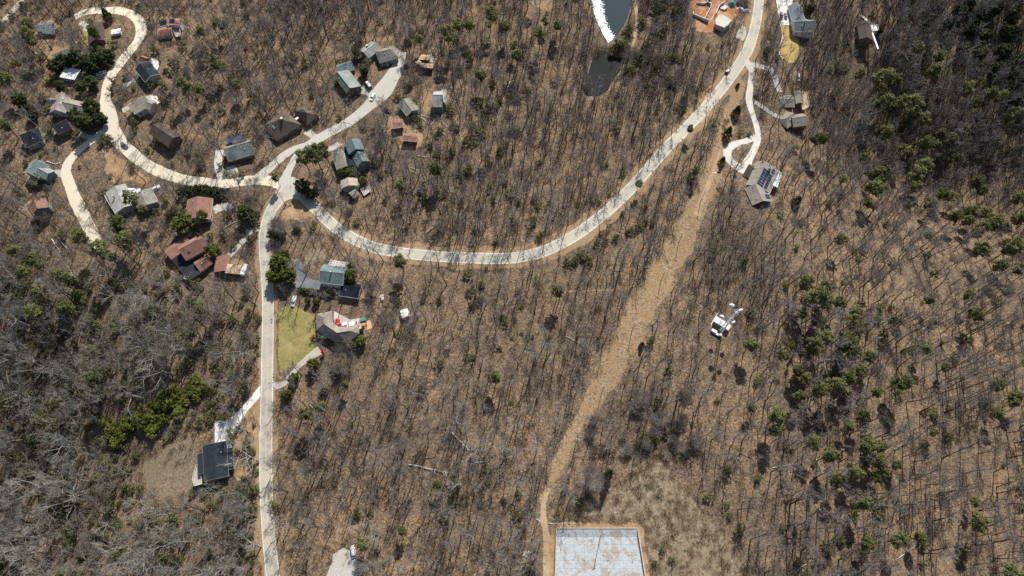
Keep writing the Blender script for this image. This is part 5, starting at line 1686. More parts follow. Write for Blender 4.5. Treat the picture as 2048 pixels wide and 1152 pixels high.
BARE = {}
def add_bare(key, seed, H, style, mt, mc):
    T, Cw = bare_tree(seed, H, style)
    nt = len(T.V)
    both = mesh('bare_tree', T.V + Cw.V, T.F + [tuple(i + nt for i in f) for f in Cw.F], [M[mt], M[mc]], False, [0] * len(T.F) + [1] * len(Cw.F))
    BARE[key] = (mesh('trunk', T.V, T.F, M[mt]), mesh('crown', Cw.V, Cw.F, M[mc]), both, H)
for i in range(6): add_bare('tall%d' % i, 100 + i, 18.0, 'tall', 'bark', 'twig')
for i in range(4): add_bare('oak%d' % i, 200 + i, 19.0, 'oak', 'bark', 'twig')
for i in range(3): add_bare('pale%d' % i, 300 + i, 19.0, 'pale', 'palebark', 'palebark')
for i in range(2): add_bare('dome%d' % i, 400 + i, 12.0, 'dome', 'bark', 'twig')
BK = sorted(BARE)

def leaves(seed, centres, crad, per, size, up=0.5, asp=.55):
    """small leaf faces gathered round clump centres"""
    g = np.random.default_rng(seed)
    C = np.repeat(np.asarray(centres, float), per, 0)
    Rr = np.repeat(np.asarray(crad, float), per)
    n = len(C)
    off = g.normal(size=(n, 3)); off /= np.linalg.norm(off, axis=1)[:, None]
    off *= (Rr * g.uniform(.25, 1.0, n) ** .6)[:, None]; off[:, 2] *= .7
    nr = off / (np.linalg.norm(off, axis=1)[:, None] + 1e-6) * .8 + g.normal(size=(n, 3)) * .55 + np.array([0, 0, up])
    nr /= np.linalg.norm(nr, axis=1)[:, None]
    t = np.cross(nr, g.normal(size=(n, 3))); t /= np.linalg.norm(t, axis=1)[:, None]
    b = np.cross(nr, t)
    s = size * g.uniform(.6, 1.3, n)[:, None]
    p = C + off
    V = np.stack([p - t * s - b * s * asp, p + t * s - b * s * asp, p + t * s + b * s * asp, p - t * s + b * s * asp], 1).reshape(-1, 3)
    return V, np.arange(n * 4).reshape(n, 4)

EVER = {}
def add_ever(key, kind, seed):
    r = random.Random(seed)
    cs = []; cr = []
    T = TM()
    if kind == 'pine':
        H, RR, zc = 16.0, 4.0, 12.2
        T.tube([Vector((0, 0, -.8)), Vector((.1, .1, 6)), Vector((-.1, .15, 12)), Vector((0, 0, 15.2))], [.24, .19, .12, .03], 6)
        for k in range(46):
            a = r.uniform(0, 2 * math.pi); zz = r.uniform(-1, 1); rr = math.sqrt(max(0, 1 - zz * zz * .9)) * r.uniform(.35, 1)
            c = Vector((rr * RR * .82 * math.cos(a), rr * RR * .82 * math.sin(a), zc + zz * 3.4))
            cs.append(c); cr.append(r.uniform(.7, 1.15))
            if k % 2 == 0: T.tube([Vector((0, 0, c.z - 1.0)), c], [.07, .02], 3)
        V, F = leaves(seed, cs, cr, 34, .36, .7, .32)
        mt = 'needles'
    elif kind == 'cone':
        H, RR, zc = 8.0, 3.0, 3.6
        T.tube([Vector((0, 0, -.5)), Vector((0, 0, 7.5))], [.2, .03], 6)
        for k in range(70):
            f_ = (k + r.random()) / 70; z = .6 + 7.2 * f_; R0 = RR * (1 - f_) ** .75
            a = k * 2.4; rr = R0 * r.uniform(.5, 1)
            cs.append(Vector((rr * math.cos(a), rr * math.sin(a), z))); cr.append(.45 + .5 * (1 - f_))
        V, F = leaves(seed, cs, cr, 30, .26, .4, .35)
        mt = 'conifer'
    elif kind == 'round':
        H, RR, zc = 9.0, 4.0, 5.0
        T.tube([Vector((0, 0, -.5)), Vector((0, 0, 7.5))], [.28, .05], 6)
        for k in range(90):
            v = rv(r).normalized() * r.uniform(.55, 1)
            cs.append(Vector((v.x * RR * .85, v.y * RR * .85, 4.7 + v.z * 3.8))); cr.append(r.uniform(.7, 1.1))
        V, F = leaves(seed, cs, cr, 30, .30, .6, .5)
        mt = 'glossy'
    elif kind == 'dark':
        H, RR, zc = 9.0, 4.0, 5.0
        T.tube([Vector((0, 0, -.5)), Vector((0, 0, 7.5))], [.28, .05], 6)
        for k in range(90):
            v = rv(r).normalized() * r.uniform(.55, 1)
            cs.append(Vector((v.x * RR * .85, v.y * RR * .85, 4.7 + v.z * 3.8))); cr.append(r.uniform(.7, 1.1))
        V, F = leaves(seed, cs, cr, 30, .30, .6, .5)
        mt = 'conifer'
    elif kind == 'thicket':
        H, RR, zc = 4.5, 3.0, 2.4
        for k in range(5):
            a = k * 1.26; T.tube([Vector((0, 0, -.4)), Vector((math.cos(a) * 1.2, math.sin(a) * 1.2, 3.0))], [.09, .03], 4)
        for k in range(46):
            v = rv(r).normalized() * r.uniform(.4, 1)
            cs.append(Vector((v.x * RR * .85, v.y * RR * .85, 2.3 + v.z * 1.9))); cr.append(r.uniform(.45, .85))
        V, F = leaves(seed, cs, cr, 26, .24, .7, .5)
        mt = 'thicket'
    elif kind == 'laurel' or kind in ('forsythia', 'russet'):
        H, RR, zc = 3.6, 2.6, 1.9
        for k in range(6):
            a = k * 1.05; T.tube([Vector((0, 0, -.4)), Vector((math.cos(a) * 1.3, math.sin(a) * 1.3, 2.4))], [.07, .02], 4)
        for k in range(24):
            v = rv(r).normalized() * r.uniform(.3, 1)
            cs.append(Vector((v.x * RR * .85, v.y * RR * .85, 1.9 + v.z * 1.5))); cr.append(r.uniform(.4, .8))
        V, F = leaves(seed, cs, cr, 18, .20, .5, .45)
        mt = {'laurel': 'laurel', 'forsythia': 'forsythia', 'russet': 'redbush'}[kind]
    cm = npmesh('crown', V, F, M[mt], 4)
    tmm = mesh('trunk', T.V, T.F, M['pinebark'])
    EVER.setdefault(kind, []).append((tmm, cm, RR, zc))
for i in range(4): add_ever('pine', 'pine', 500 + i)
for i in range(3): add_ever('cone', 'cone', 520 + i)
for i in range(3): add_ever('round', 'round', 540 + i)
for i in range(3): add_ever('dark', 'dark', 560 + i)
for i in range(4): add_ever('thicket', 'thicket', 580 + i)
for i in range(3): add_ever('laurel', 'laurel', 600 + i)
add_ever('forsythia', 'forsythia', 620); add_ever('russet', 'russet', 630)

# ------------------------------------------------------------------ evergreens, one by one
def zone(u, v):
    if u < 520:
        if v < 320: return 'the upper gravel road houses'
        if v < 575: return 'the lower gravel road houses'
        if v < 760: return 'the wood left of the straight road'
        return 'the lower left wood'
    if u < 880 and v < 470: return 'the worn lane houses'
    if u < 1150 and v < 500: return 'the wood left of the ponds'
    if v < 490 and u < 1440 and v < 940 - .42 * u: return 'the wood right of the ponds'
    if v < 250 and u > 1880: return 'the dark upper right wood'
    if u > 1440 and v < 420: return 'the slope right of the solar panelled house'
    if u > 1560: return 'the pine belt on the right slope' if u < 1830 else 'the far right slope'
    if v > 870 and u > 1120: return 'the dry hillside by the reservoir'
    if u > 1180 + (900 - v) * .45: return 'the wood around the radio tower'
    if v < 760: return 'the wood below the curved road'
    return 'the wood left of the reservoir'
ZREC = []
def zlabels():
    """say where in its wood each look-alike stands"""
    D = {}
    for o, base, zn, u, v in ZREC: D.setdefault((base, zn), []).append((o, u, v))
    for (base, zn), L in D.items():
        us = sorted(x[1] for x in L); vs = sorted(x[2] for x in L); n = len(L)
        for o, u, v in L:
            if n <= 3: where = ' in ' + zn
            else:
                fu = sum(q < u for q in us) / n; fv = sum(q < v for q in vs) / n
                nr = 2 if n < 9 else 3
                row = ('upper', 'lower')[int(fv * 2)] if nr == 2 else ('upper', 'middle', 'lower')[int(fv * 3)]
                colw = ('left', 'right')[int(fu * 2)] if n < 14 else ('left', 'centre', 'right')[int(fu * 3)]
                where = ', %s %s of ' % (row, colw) + zn
            o['label'] = base + where
            o['group'] = base + 's' + where
NAME = dict(pine=('pine_tree', 'pine', 'green pine tree'), cone=('conifer', 'conifer', 'dark pointed conifer'), round=('evergreen_tree', 'evergreen tree', 'round green broadleaf evergreen'),
            dark=('evergreen_tree', 'evergreen tree', 'dense dark evergreen tree'), thicket=('rhododendron_shrub', 'shrub', 'bright green rhododendron shrub'),
            laurel=('laurel_shrub', 'shrub', 'dull green laurel shrub'), forsythia=('forsythia_shrub', 'shrub', 'yellow blossoming shrub'), russet=('russet_shrub', 'shrub', 'russet brown leafy shrub'))
CROWNS = []      # crown positions in map sketch coordinates, to keep bare trees from burying them
ncnt = {}
def ever(u, v, rpx, kind='pine', label=None, group=None):
    protos = EVER[kind]
    k = ncnt.get(kind, 0); ncnt[kind] = k + 1
    tmm, cm, RR, zc = protos[k % len(protos)]
    d = FOC * ST + (576 - v) * CT, FOC * CT - (576 - v) * ST
    scale_m = CAM_H / d[1]                       # metres per sketch unit there
    sc = max(.25, rpx * scale_m / RR * (1.2 * rnd.uniform(.82, 1.2) if kind == 'pine' else 1.05))
    p = at(u, v, zc * sc)
    g = Vector((p.x, p.y, th(p.x, p.y)))
    nm, cat, base = NAME[kind]
    r = tag(empty(nm, g, rnd.uniform(0, 6.28)), label, cat, group)
    if not label: ZREC.append((r, base, zone(u, v), u, v))
    r.scale = (sc * rnd.uniform(.9, 1.1), sc * rnd.uniform(.9, 1.1), sc * rnd.uniform(.92, 1.12))
    obj('trunk' if kind in ('pine', 'cone', 'round', 'dark') else 'stems', tmm, r); obj('crown', cm, r)
    CROWNS.append((u, v, rpx))
    return r

PINES = """1770,150,22 1790,165,16 1762,180,14 1768,205,18 1800,205,15 1785,215,12 1825,210,18 1850,235,14 1770,262,18 1800,262,12 1812,245,12 1688,138,12 1660,142,10 1718,148,10 1692,90,9
1835,95,11 1880,115,12 1870,140,14 1960,165,14 1935,178,14 1985,185,14 2000,195,12 1950,205,10 2030,230,16 1640,275,16 1880,268,14 1903,278,16 1810,300,16 1850,290,16 1870,293,14 1850,330,16 1838,345,15
1908,315,14 1748,347,15 1765,350,14 1752,372,18 1738,405,15 1832,375,12 1885,390,16 1860,408,14 1955,365,16 1965,380,14 1908,392,12 2038,395,14 1688,358,11 1725,315,10 1680,480,12 1945,420,14 1910,435,16
1935,440,16 1970,425,16 1990,445,16 1965,455,15 2035,440,14 1960,500,16 2020,495,18 2040,535,15 2000,530,16 1610,568,14 1655,570,13 1635,590,16 1655,600,16 1680,605,14 1605,625,13 1640,640,13 1710,625,12
1705,645,12 1650,672,20 1630,690,16 1690,690,16 1705,705,14 1740,712,14 1700,680,13 1785,640,9 1862,650,11 1935,590,13 1950,630,13 1858,600,10 1720,742,18 1695,755,16 1670,770,18 1600,740,14 1610,755,14
1640,780,14 1600,790,14 1555,835,16 1795,765,13 1808,765,13 1755,785,13 1890,735,11 1850,695,12 1995,770,13 2035,790,16 2030,805,13 1998,825,15 1725,830,16 1700,850,12 1550,860,15 1628,885,16 1735,890,16
1760,895,14 1660,910,15 1735,920,14 1755,920,14 1765,945,15 1710,945,16 1675,960,13 1755,955,13 1795,930,12 1725,1005,20 1755,1035,12 1735,1085,17 1800,1080,16 1840,1075,12 1955,1045,15 2025,1145,16 1950,1005,9 1870,865,9
895,70,12 915,46,11 938,48,12 815,85,11 838,80,8 1055,45,10 1090,42,9 1115,48,10 1080,70,12 1035,112,12 435,45,11 400,62,11 430,125,13 57,52,13 60,75,13 187,66,14 262,398,12 285,420,12
235,447,15 160,475,13 245,475,16 200,498,15 215,510,14 25,498,11 75,525,15 50,545,11 120,550,17 140,560,13 40,590,13 80,580,13 70,630,19 135,620,15 200,652,15 183,752,16 115,810,13 80,840,19 10,800,15 400,620,14 70,880,11 130,965,13
630,310,17 605,315,14 648,302,12 870,335,14 800,370,13 960,150,13 985,168,12 640,815,13 612,830,12 690,770,9 725,1085,13 805,1062,11 875,970,9 765,1130,9 365,165,12 472,168,10 335,145,10 10,250,10 400,175,9 8,160,12 980,30,10 1010,52,9 1028,90,9"""
for s_ in PINES.split():
    a, b, c = s_.split(','); ever(float(a), float(b), float(c), 'pine')
ever(1503, 690, 12, 'pine', 'lone green pine just right of the radio tower compound'); ever(1115, 584, 13, 'pine', 'lone dark green pine at the left end of the woodland track')
ever(990, 755, 12, 'pine', 'lone pine with a long trunk in the middle of the central wood'); ever(800, 520, 13, 'pine', 'flat topped green pine at the lower edge of the curved road')
ever(1380, 258, 9, 'pine', 'small pine on the right edge of the upper straight road'); ever(1278, 368, 7, 'pine', 'small pine on the lower edge of the curved road')
ever(1393, 340, 11, 'pine', 'green pine in the strip between the road and the clearing'); ever(1505, 818, 9, 'pine', 'small pine in the wood below the radio tower'); ever(552, 356, 9, 'pine', 'pine leaning over the gravel junction')
r_ = ever(1216, 950, 11, 'cone', 'tall dark olive conifer with a long black shadow against the big round bare tree')
r_.scale = (r_.scale.x, r_.scale.y, r_.scale.z * 2.2)
for u, v, r_, lb in ((1474, 222, 11, 'dark conifer in the grassy strip between the road and the concrete drive, upper one'), (1456, 266, 11, 'dark conifer in the grassy strip near the circular drive, lower one'), (1476, 170, 5, 'small dark conifer at the top of the grassy strip beside the road'),
                     (1594, 402, 11, 'dark conifer at the lower right corner of the solar panelled house'), (1284, 690, 7, 'narrow dark conifer at the right edge of the clearing'), (213, 30, 11, 'dark conifer inside the top of the gravel loop'),
                     (1445, 322, 8, 'dark conifer at the left of the circular drive')):
    ever(u, v, r_, 'cone', lb)
for u, v, r_ in ((108, 132, 15), (126, 122, 16), (150, 115, 16), (174, 124, 17), (200, 116, 15), (216, 110, 12), (190, 132, 12), (165, 242, 20), (182, 216, 17), (196, 236, 15), (180, 164, 13), (158, 172, 12), (120, 172, 12), (150, 220, 10)):
    ever(u, v, r_, 'dark')
for u, v, r_ in ((1990, 15, 18), (1960, 30, 17), (2030, 70, 18), (1975, 70, 16), (2010, 100, 17), (1940, 60, 15), (2040, 120, 16), (1995, 135, 15), (1920, 20, 15), (2030, 30, 16), (1965, 105, 15), (2035, 165, 15), (1900, 50, 13), (1930, 95, 13), (2045, 200, 14), (1880, 15, 13), (1860, 55, 12), (2015, 60, 14), (1945, 5, 14)):  # many of these dark crowns are added to deepen the corner's shade
    ever(u, v, r_, 'dark')
ever(362, 446, 21, 'round', 'largest round evergreen at the lower left of the red-brown gabled building'); ever(404, 432, 13, 'round', 'smaller round evergreen against the red-brown gabled building')
ever(488, 424, 18, 'round', 'round evergreen right of the red-brown gabled building'); ever(426, 500, 14, 'round', 'evergreen tree between the terrace house and the sheds')
for u, v, r_ in ((558, 528, 20), (548, 552, 17), (572, 548, 19), (566, 512, 14)): ever(u, v, r_, 'round', 'tall dense dark green evergreen in the clump on the right of the straight road', 'evergreen clump beside the straight road')
ever(604, 372, 17, 'dark', 'dark evergreen shading the road junction'); ever(622, 388, 11, 'dark', 'smaller dark evergreen right of the road junction'); ever(545, 470, 12, 'dark', 'dark bushy evergreen beside the bend below the junction')
ever(700, 552, 14, 'round', 'bushy evergreen at the right end of the teal roofed house'); ever(702, 532, 10, 'round', 'small evergreen right of the white pergola')
ever(726, 362, 9, 'round', 'small evergreen right of the beige gabled cottage'); ever(700, 343, 11, 'round', 'evergreen between the teal many gabled house and the beige cottage'); ever(683, 345, 9, 'round', 'evergreen left of the beige cottage roof')
ever(728, 138, 12, 'dark', 'dark evergreen right of the grey-green house'); ever(712, 105, 9, 'round', 'evergreen at the left end of the grey two part house'); ever(672, 165, 10, 'laurel', 'shrub at the lower left of the grey-green house')
ever(1760, 60, 8, 'round', 'small evergreen right of the pale boardwalk house'); ever(1622, 18, 10, 'dark', 'dark evergreen right of the grey L-shaped house')
for u, v, r_ in ((340, 55, 0), ): pass
# hedge behind the red-brown building, and the clipped row by the teal house
def hedge(pxs, wd, hh, label, mat):
    P = spline([at(u, v) for u, v in pxs], 1.2)
    t = tag(empty('hedge', P[0]), label, 'hedge')
    cs = []; cr = []
    T = TM()
    for i, p in enumerate(P):
        q = p - P[0]; q.z = th(p.x, p.y) - P[0].z
        T.tube([q + Vector((0, 0, -.3)), q + Vector((rnd.uniform(-.2, .2), rnd.uniform(-.2, .2), hh * .7))], [.07, .03], 4)
        for k in range(9):
            cs.append(q + Vector((rnd.uniform(-.5, .5) * wd * .7, rnd.uniform(-.5, .5) * wd * .7, rnd.uniform(.35, .95) * hh))); cr.append(rnd.uniform(.5, .8) * wd * .33)
    V, F = leaves(900 + len(P), cs, cr, 44, .32, .5, .5)
    obj('foliage', npmesh('foliage', V, F, M[mat], 4), t); obj('stems', mesh('stems', T.V, T.F, M['pinebark']), t)
ever(38, 200, 14, 'round', 'round evergreen at the far left of the cross gabled house'); ever(60, 222, 14, 'dark', 'dark evergreen just below the round one left of the cross gabled house')
hedge([(366, 389), (390, 386), (420, 386), (454, 390)], 5.0, 4.2, 'long tall dark hedge behind the red-brown gabled building', 'conifer')
hedge([(600, 581), (625, 584), (650, 590), (661, 594)], 2.0, 2.4, 'clipped green hedge row below the dark asphalt driveway', 'glossy')
for u, v, r_, lb in ((615, 601, 7, 'left small shrub below the clipped hedge row'), (632, 603, 8, 'right small shrub below the clipped hedge row'), (586, 757, 12, 'evergreen shrub at the bottom of the front lawn'), (626, 730, 13, 'evergreen shrub at the driveway bend beside the front lawn'),
                     (572, 791, 13, 'evergreen shrub on the road edge below the front lawn drive'), (722, 680, 12, 'yellow-green shrub at the right end of the V-shaped house'), (703, 690, 9, 'shrub under the right wing of the V-shaped house'), (722, 661, 5, 'small round shrub at the right tip of the V-shaped house')):
    ever(u, v, r_, 'round', lb)
ever(625, 675, 8, 'russet', 'russet shrub at the left corner of the V-shaped house'); ever(222, 178, 9, 'russet', 'russet shrub on the left edge of the gravel road'); ever(237, 172, 9, 'laurel', 'yellow-green shrub right of the russet one by the gravel road')
for u, v, r_, lb in ((103, 153, 9, 'right of two yellow blossoming shrubs beside the white roofed house'), (92, 160, 8, 'left of two yellow blossoming shrubs beside the white roofed house'), (737, 310, 6, 'upper yellow shrub right of the teal many gabled house'), (731, 325, 6, 'lower yellow shrub right of the teal many gabled house'), (811, 181, 5, 'small yellow shrub right of the worn lane end')):
    ever(u, v, r_, 'forsythia', lb)
# rhododendron thicket left of the white driveway
THK = [(192, 868), (230, 832), (285, 812), (330, 785), (388, 748), (412, 772), (404, 800), (352, 838), (300, 868), (225, 892)]
tp_ = np.array(THK)
cnt = 0
while cnt < 58:
    u, v = rnd.uniform(190, 412), rnd.uniform(748, 892)
    if poly_sd(u, v, THK) < -2:
        ever(u, v, rnd.uniform(10, 16), 'thicket', 'bright green rhododendron shrub packed in the large thicket left of the white driveway', 'rhododendron thicket'); cnt += 1
MASK_POLY.append((THK, 8))
for s_ in "425,826,14 445,836,11 1135,522,12 1160,508,13 1150,520,12 1195,486,11 1212,478,10 1232,474,11 1262,460,12 1280,450,11 1292,440,9 1175,516,12 1206,465,9 1245,425,7 1248,345,8 1218,388,6 1200,396,6 1480,1060,14 1290,872,14 1310,880,13 1335,868,12 1275,890,12 1350,884,12 1372,905,12 1258,905,10 1460,1030,10 1455,1010,9 1180,985,12 1160,1000,10 1325,1100,10 1345,1120,10 1310,1125,9 560,470,15 545,445,10 590,455,9 625,455,10 300,1110,13 320,1082,12 255,996,13 180,985,12 375,690,12 385,602,12 365,660,12 372,720,11 330,545,12 350,570,12 20,700,14 30,660,13 105,700,10 700,420,9 770,400,9 840,250,9 820,170,10 745,260,9 690,335,9 420,660,13 440,640,12 330,640,12 300,620,12 250,600,13 215,590,12 170,600,12 95,660,13 150,690,12 260,690,11 10,560,13 40,740,13 140,860,14 100,900,13 40,930,14 150,930,12 210,930,12 90,1000,13 60,1060,14 130,1090,13 200,1060,13 240,1100,13 30,1000,12 280,1050,12 340,1050,11 400,1040,11 440,1010,10 420,1100,11 480,1110,10 460,880,8 420,470,10 445,470,11 475,460,11 500,475,11 465,490,10 505,440,10 335,430,11 310,420,11 300,440,12 330,400,10 345,420,10 225,430,11 130,190,11 150,265,10 90,215,11 110,225,10 250,150,9 225,160,9 300,170,10 330,200,10 345,240,10 270,235,9 205,100,10 160,90,9 80,110,10 30,120,11 45,150,10 140,20,10 880,260,11 905,300,12 930,340,12 950,280,12 970,220,12 1000,300,11 860,290,10 900,220,11 940,120,11 1000,200,11 1020,260,10 890,380,11 850,400,10 780,330,10 760,350,10 745,330,8 1260,60,13 1285,40,14 1300,80,14 1330,60,13 1280,110,14 1310,130,13 1345,110,12 1265,140,12 1295,170,12 1240,90,10 1350,20,12 1310,15,13 1225,105,10 1340,160,11 462,165,10 440,330,8 450,345,8 1480,268,8 1500,268,7".split():
    a, b, c = s_.split(','); ever(float(a), float(b), float(c), 'laurel')

# ------------------------------------------------------------------ special bare trees
BCNT = {}
def bare(p, key, sc, rz, label, group=None):
    tm_, cm, both, H = BARE[key]
    r = tag(empty('bare_tree', p, rz), label, 'tree', group)
    r.scale = (sc, sc, sc * rnd.uniform(.95, 1.05))
    obj('trunk', tm_, r); obj('crown', cm, r)
    return r
for u, v, hh, key, lb in ((1180, 962, 13, 'dome0', 'big round fine twigged bare tree on the right of the lower clearing'), (562, 462, 11, 'dome1', 'round grey bare tree right of the bend below the junction'), (690, 720, 13, 'dome0', 'wide grey bare tree shading the drive of the V-shaped house'),
                          (632, 500, 14, 'oak1', 'bare tree with a spreading shadow on the side lawn of the teal roofed house'), (720, 690, 0, 'dome1', ''), (825, 655, 10, 'dome1', 'round bare bush-like tree below the small white shed'),
                          (1576, 120, 13, 'oak0', 'bare tree standing in the dormant yellow lawn'), (512, 380, 10, 'dome0', 'grey bare tree right of the long dark hedge'), (1285, 800, 9, 'dome1', 'reddish grey bare tree on the right edge of the lower clearing'), (1320, 840, 9, 'dome0', 'bare tree right of the reddish grey one near the lower clearing')):
    if hh: bare(at(u, v), key, hh / BARE[key][3], rnd.uniform(0, 6), lb)
SHR = [(1150, 905), (1185, 830), (1240, 800), (1330, 830), (1400, 850), (1400, 915), (1330, 925), (1290, 895), (1235, 915), (1215, 900)]
cnt = 0
while cnt < 34:
    u, v = rnd.uniform(1150, 1400), rnd.uniform(800, 925)
    if poly_sd(u, v, SHR) < 0 and math.hypot(u - 1180, v - 940) > 28:
        o = bare(at(u, v), 'dome%d' % (cnt % 2), rnd.uniform(3.5, 6.5) / 12, rnd.uniform(0, 6), 'twiggy bare shrub in the thicket right of the lower clearing', 'bare shrubs right of the lower clearing'); o['category'] = 'shrub'; o.name = 'bare_shrub'; cnt += 1
for u, v in ((1165, 1000), (1150, 985), (1180, 1012), (1200, 1005), (1140, 1010), (1128, 985)):
    o = bare(at(u, v), 'dome%d' % (int(u) % 2), rnd.uniform(2.5, 4) / 12, rnd.uniform(0, 6), 'low bare shrub between the big round bare tree and the reservoir', 'bare shrubs above the reservoir'); o['category'] = 'shrub'; o.name = 'bare_shrub'
for u, v, hh in ((745, 585, 6), (775, 640, 6), (600, 455, 5), (880, 455, 7), (1450, 250, 4), (380, 470, 5), (470, 400, 6), (320, 230, 7), (250, 190, 7), (150, 195, 6), (640, 360, 6), (660, 400, 7), (700, 440, 6), (730, 250, 5), (820, 160, 7), (840, 150, 7), (690, 110, 7), (720, 118, 6), (300, 150, 6), (345, 78, 6), (330, 75, 5), (470, 315, 6), (485, 300, 7)):
    ZREC.append((bare(at(u, v), 'dome%d' % (u % 2), hh / 12 * 1.2, rnd.uniform(0, 6), None), 'round twiggy bare tree', zone(u, v), u, v))

# ------------------------------------------------------------------ the bare forest
MASK_POLY.append((PXU := [proj(x, y, UP_LEVEL) for x, y in POND_UP], 5)); MASK_POLY.append(([proj(x, y, LOW_LEVEL) for x, y in POND_LOW], 1)); LOWMASK = len(MASK_POLY) - 1
FOOTPX = [[tuple(map(float, proj(x, y, th(x, y) + hh))) for x, y in P] for P in FOOT for hh in (0.0, 5.0)]

def line_d(U, V, pts):
    d = np.full(U.shape, 1e9)
    for (ax, ay), (bx, by) in zip(pts[:-1], pts[1:]):
        ex, ey = bx - ax, by - ay
        t = np.clip(((U - ax) * ex + (V - ay) * ey) / (ex * ex + ey * ey + 1e-9), 0, 1)
        d = np.minimum(d, np.hypot(U - ax - ex * t, V - ay - ey * t))
    return d

def open_ground(U, V, grow_=0.0):
    """True where nothing but woodland floor is"""
    ok = np.ones(U.shape, bool)
    for poly, mg in MASK_POLY: ok &= poly_sd(U, V, poly) > mg + grow_
    for pts, hw in MASK_LINE: ok &= line_d(U, V, pts) > hw + grow_
    return ok

def scatter_pts(step, xr=(-390, 390), yr=(-30, 420)):
    XX, YY = np.meshgrid(np.arange(*xr, step), np.arange(*yr, step))
    n = XX.size
    x = XX.ravel() + npr.uniform(-.5, .5, n) * step; y = YY.ravel() + npr.uniform(-.5, .5, n) * step
    z = terr(x, y)
    U, V = proj(x, y, z)
    k = (U > -200) & (U < 2250) & (V > -130) & (V < 1290)
    return x[k], y[k], z[k], U[k], V[k]

def vnoise(x, y, s, seed):
    return np.array([mnoise.noise(Vector((a / s, b / s, seed))) for a, b in zip(x, y)])

x, y, z, U, V = scatter_pts(4.2)
# extra trees, added to darken the upper right floor; closer stands along the top
x2, y2, z2, U2, V2 = scatter_pts(5.2)
k2 = ((U2 > 1760) & (V2 < 330 + (U2 - 1760) * .25)) | ((U2 > 560) & (U2 < 760) & (V2 < 70)) | ((U2 > 1230) & (U2 < 1380) & (V2 < 220))
x, y, z, U, V = (np.concatenate([p, q[k2]]) for p, q in zip((x, y, z, U, V), (x2, y2, z2, U2, V2)))
ok = open_ground(U, V)
x, y, z, U, V = (a[ok] for a in (x, y, z, U, V))
n = len(x)
dn = vnoise(x, y, 28, 4.2)
# tree heights: young wood around the clearing, taller towards the edges
Hh = np.full(n, 16.0)
mid = (U > 560) & (U < 1520) & (V > 380)
Hh[mid] = 15.5
Hh[(U > 1520)] = 19.0
Hh[(U < 520) & (V > 560)] = 21.0
Hh[(U < 520) & (V <= 560)] = 15.0
Hh[(V > 860) & (U > 540) & (U < 1100)] = 15.5
Hh *= npr.uniform(.55, 1.28, n)
keep = npr.uniform(0, 1, n) < np.clip(.72 + .5 * dn, .3, 1.0)
keep &= npr.uniform(0, 1, n) < np.where((U < 520) & (V < 560), .72, 1.0)
keep &= npr.uniform(0, 1, n) < np.where((U > 1180) & (V > 830) & (U < 1480), .55, 1.0)
keep &= npr.uniform(0, 1, n) < np.where((U > 1540) & (V > 330), .60, 1.0)
keep &= npr.uniform(0, 1, n) < np.where((U < 520) & (V > 560), .62, 1.0)
keep &= npr.uniform(0, 1, n) < np.where((U > 560) & (U < 1540) & (V > 540), .72, 1.0)
# crowns that would hang over roofs and roads were mostly cut back by the owners
for fr in (.6, .9):
    cu, cv = proj(x, y, z + Hh * fr)
    clear = np.ones(n, bool)
    for P in FOOTPX: clear &= poly_sd(cu, cv, P) > 3
    keep &= clear | (npr.uniform(0, 1, n) < .20)
    rdk = np.ones(n, bool)
    for pts, hw in ((ROAD, 13), (ROAD2, 11), (GRAVEL, 10), (GRAVEL2, 10), (LANE, 12), (CLEAR, 10), (CLEAR[8:], 15)): rdk &= line_d(cu, cv, pts) > hw
    for jj, (poly, mg) in enumerate(MASK_POLY):
        if jj != LOWMASK: rdk &= poly_sd(cu, cv, poly) > mg - 6
    keep &= rdk | (npr.uniform(0, 1, n) < .40)
    cr = np.ones(n, bool)
    for (eu, ev_, er) in CROWNS: cr &= np.hypot(cu - eu, cv - ev_) > er * .85
    keep &= cr | (npr.uniform(0, 1, n) < .12)
for P in FOOT:
    keep &= poly_sd(x, y, P) > 1.2
x, y, z, U, V, Hh = (a[keep] for a in (x, y, z, U, V, Hh))
n = len(x)
# kinds: slim forest trees in the middle, heavier limbs at the left and bottom
kind = npr.integers(0, 6, n)
pl = np.where(U < 560, .80, np.where((V > 850) & (U < 1150), .55, np.where(U > 1560, .12, .16)))
heavy = npr.uniform(0, 1, n) < pl
pale = heavy & (npr.uniform(0, 1, n) < np.where((U < 540) & (V > 540), .62, np.where((U > 540) & (V > 850) & (U < 1150), .35, .12)))
keys = np.where(pale, np.char.add('pale', (kind % 3).astype(str)), np.where(heavy, np.char.add('oak', (kind % 4).astype(str)), np.char.add('tall', kind.astype(str))))
inview = (U > 5) & (U < 2043) & (V > 5) & (V < 1147)
cu, cv = proj(x, y, z + Hh * .8)
size = np.hypot(cu - U, cv - V) + 400 * Hh / np.sqrt(x * x + y * y + (CAM_H - z) ** 2) + npr.uniform(0, 25, n)
size[~inview] = -1
order = np.argsort(-size)
ind = set(order[:300].tolist())
rz = npr.uniform(0, 6.283, n)
for i in order[:300]:
    k = str(keys[i])
    base = 'tall pale limbed bare tree' if k.startswith('pale') else ('tall broad bare tree' if k.startswith('oak') else 'tall slim bare tree')
    o = bare(Vector((x[i], y[i], z[i])), k, Hh[i] / BARE[k][3], rz[i], None)
    ZREC.append((o, base, zone(float(U[i]), float(V[i])), float(U[i]), float(V[i])))
zlabels()

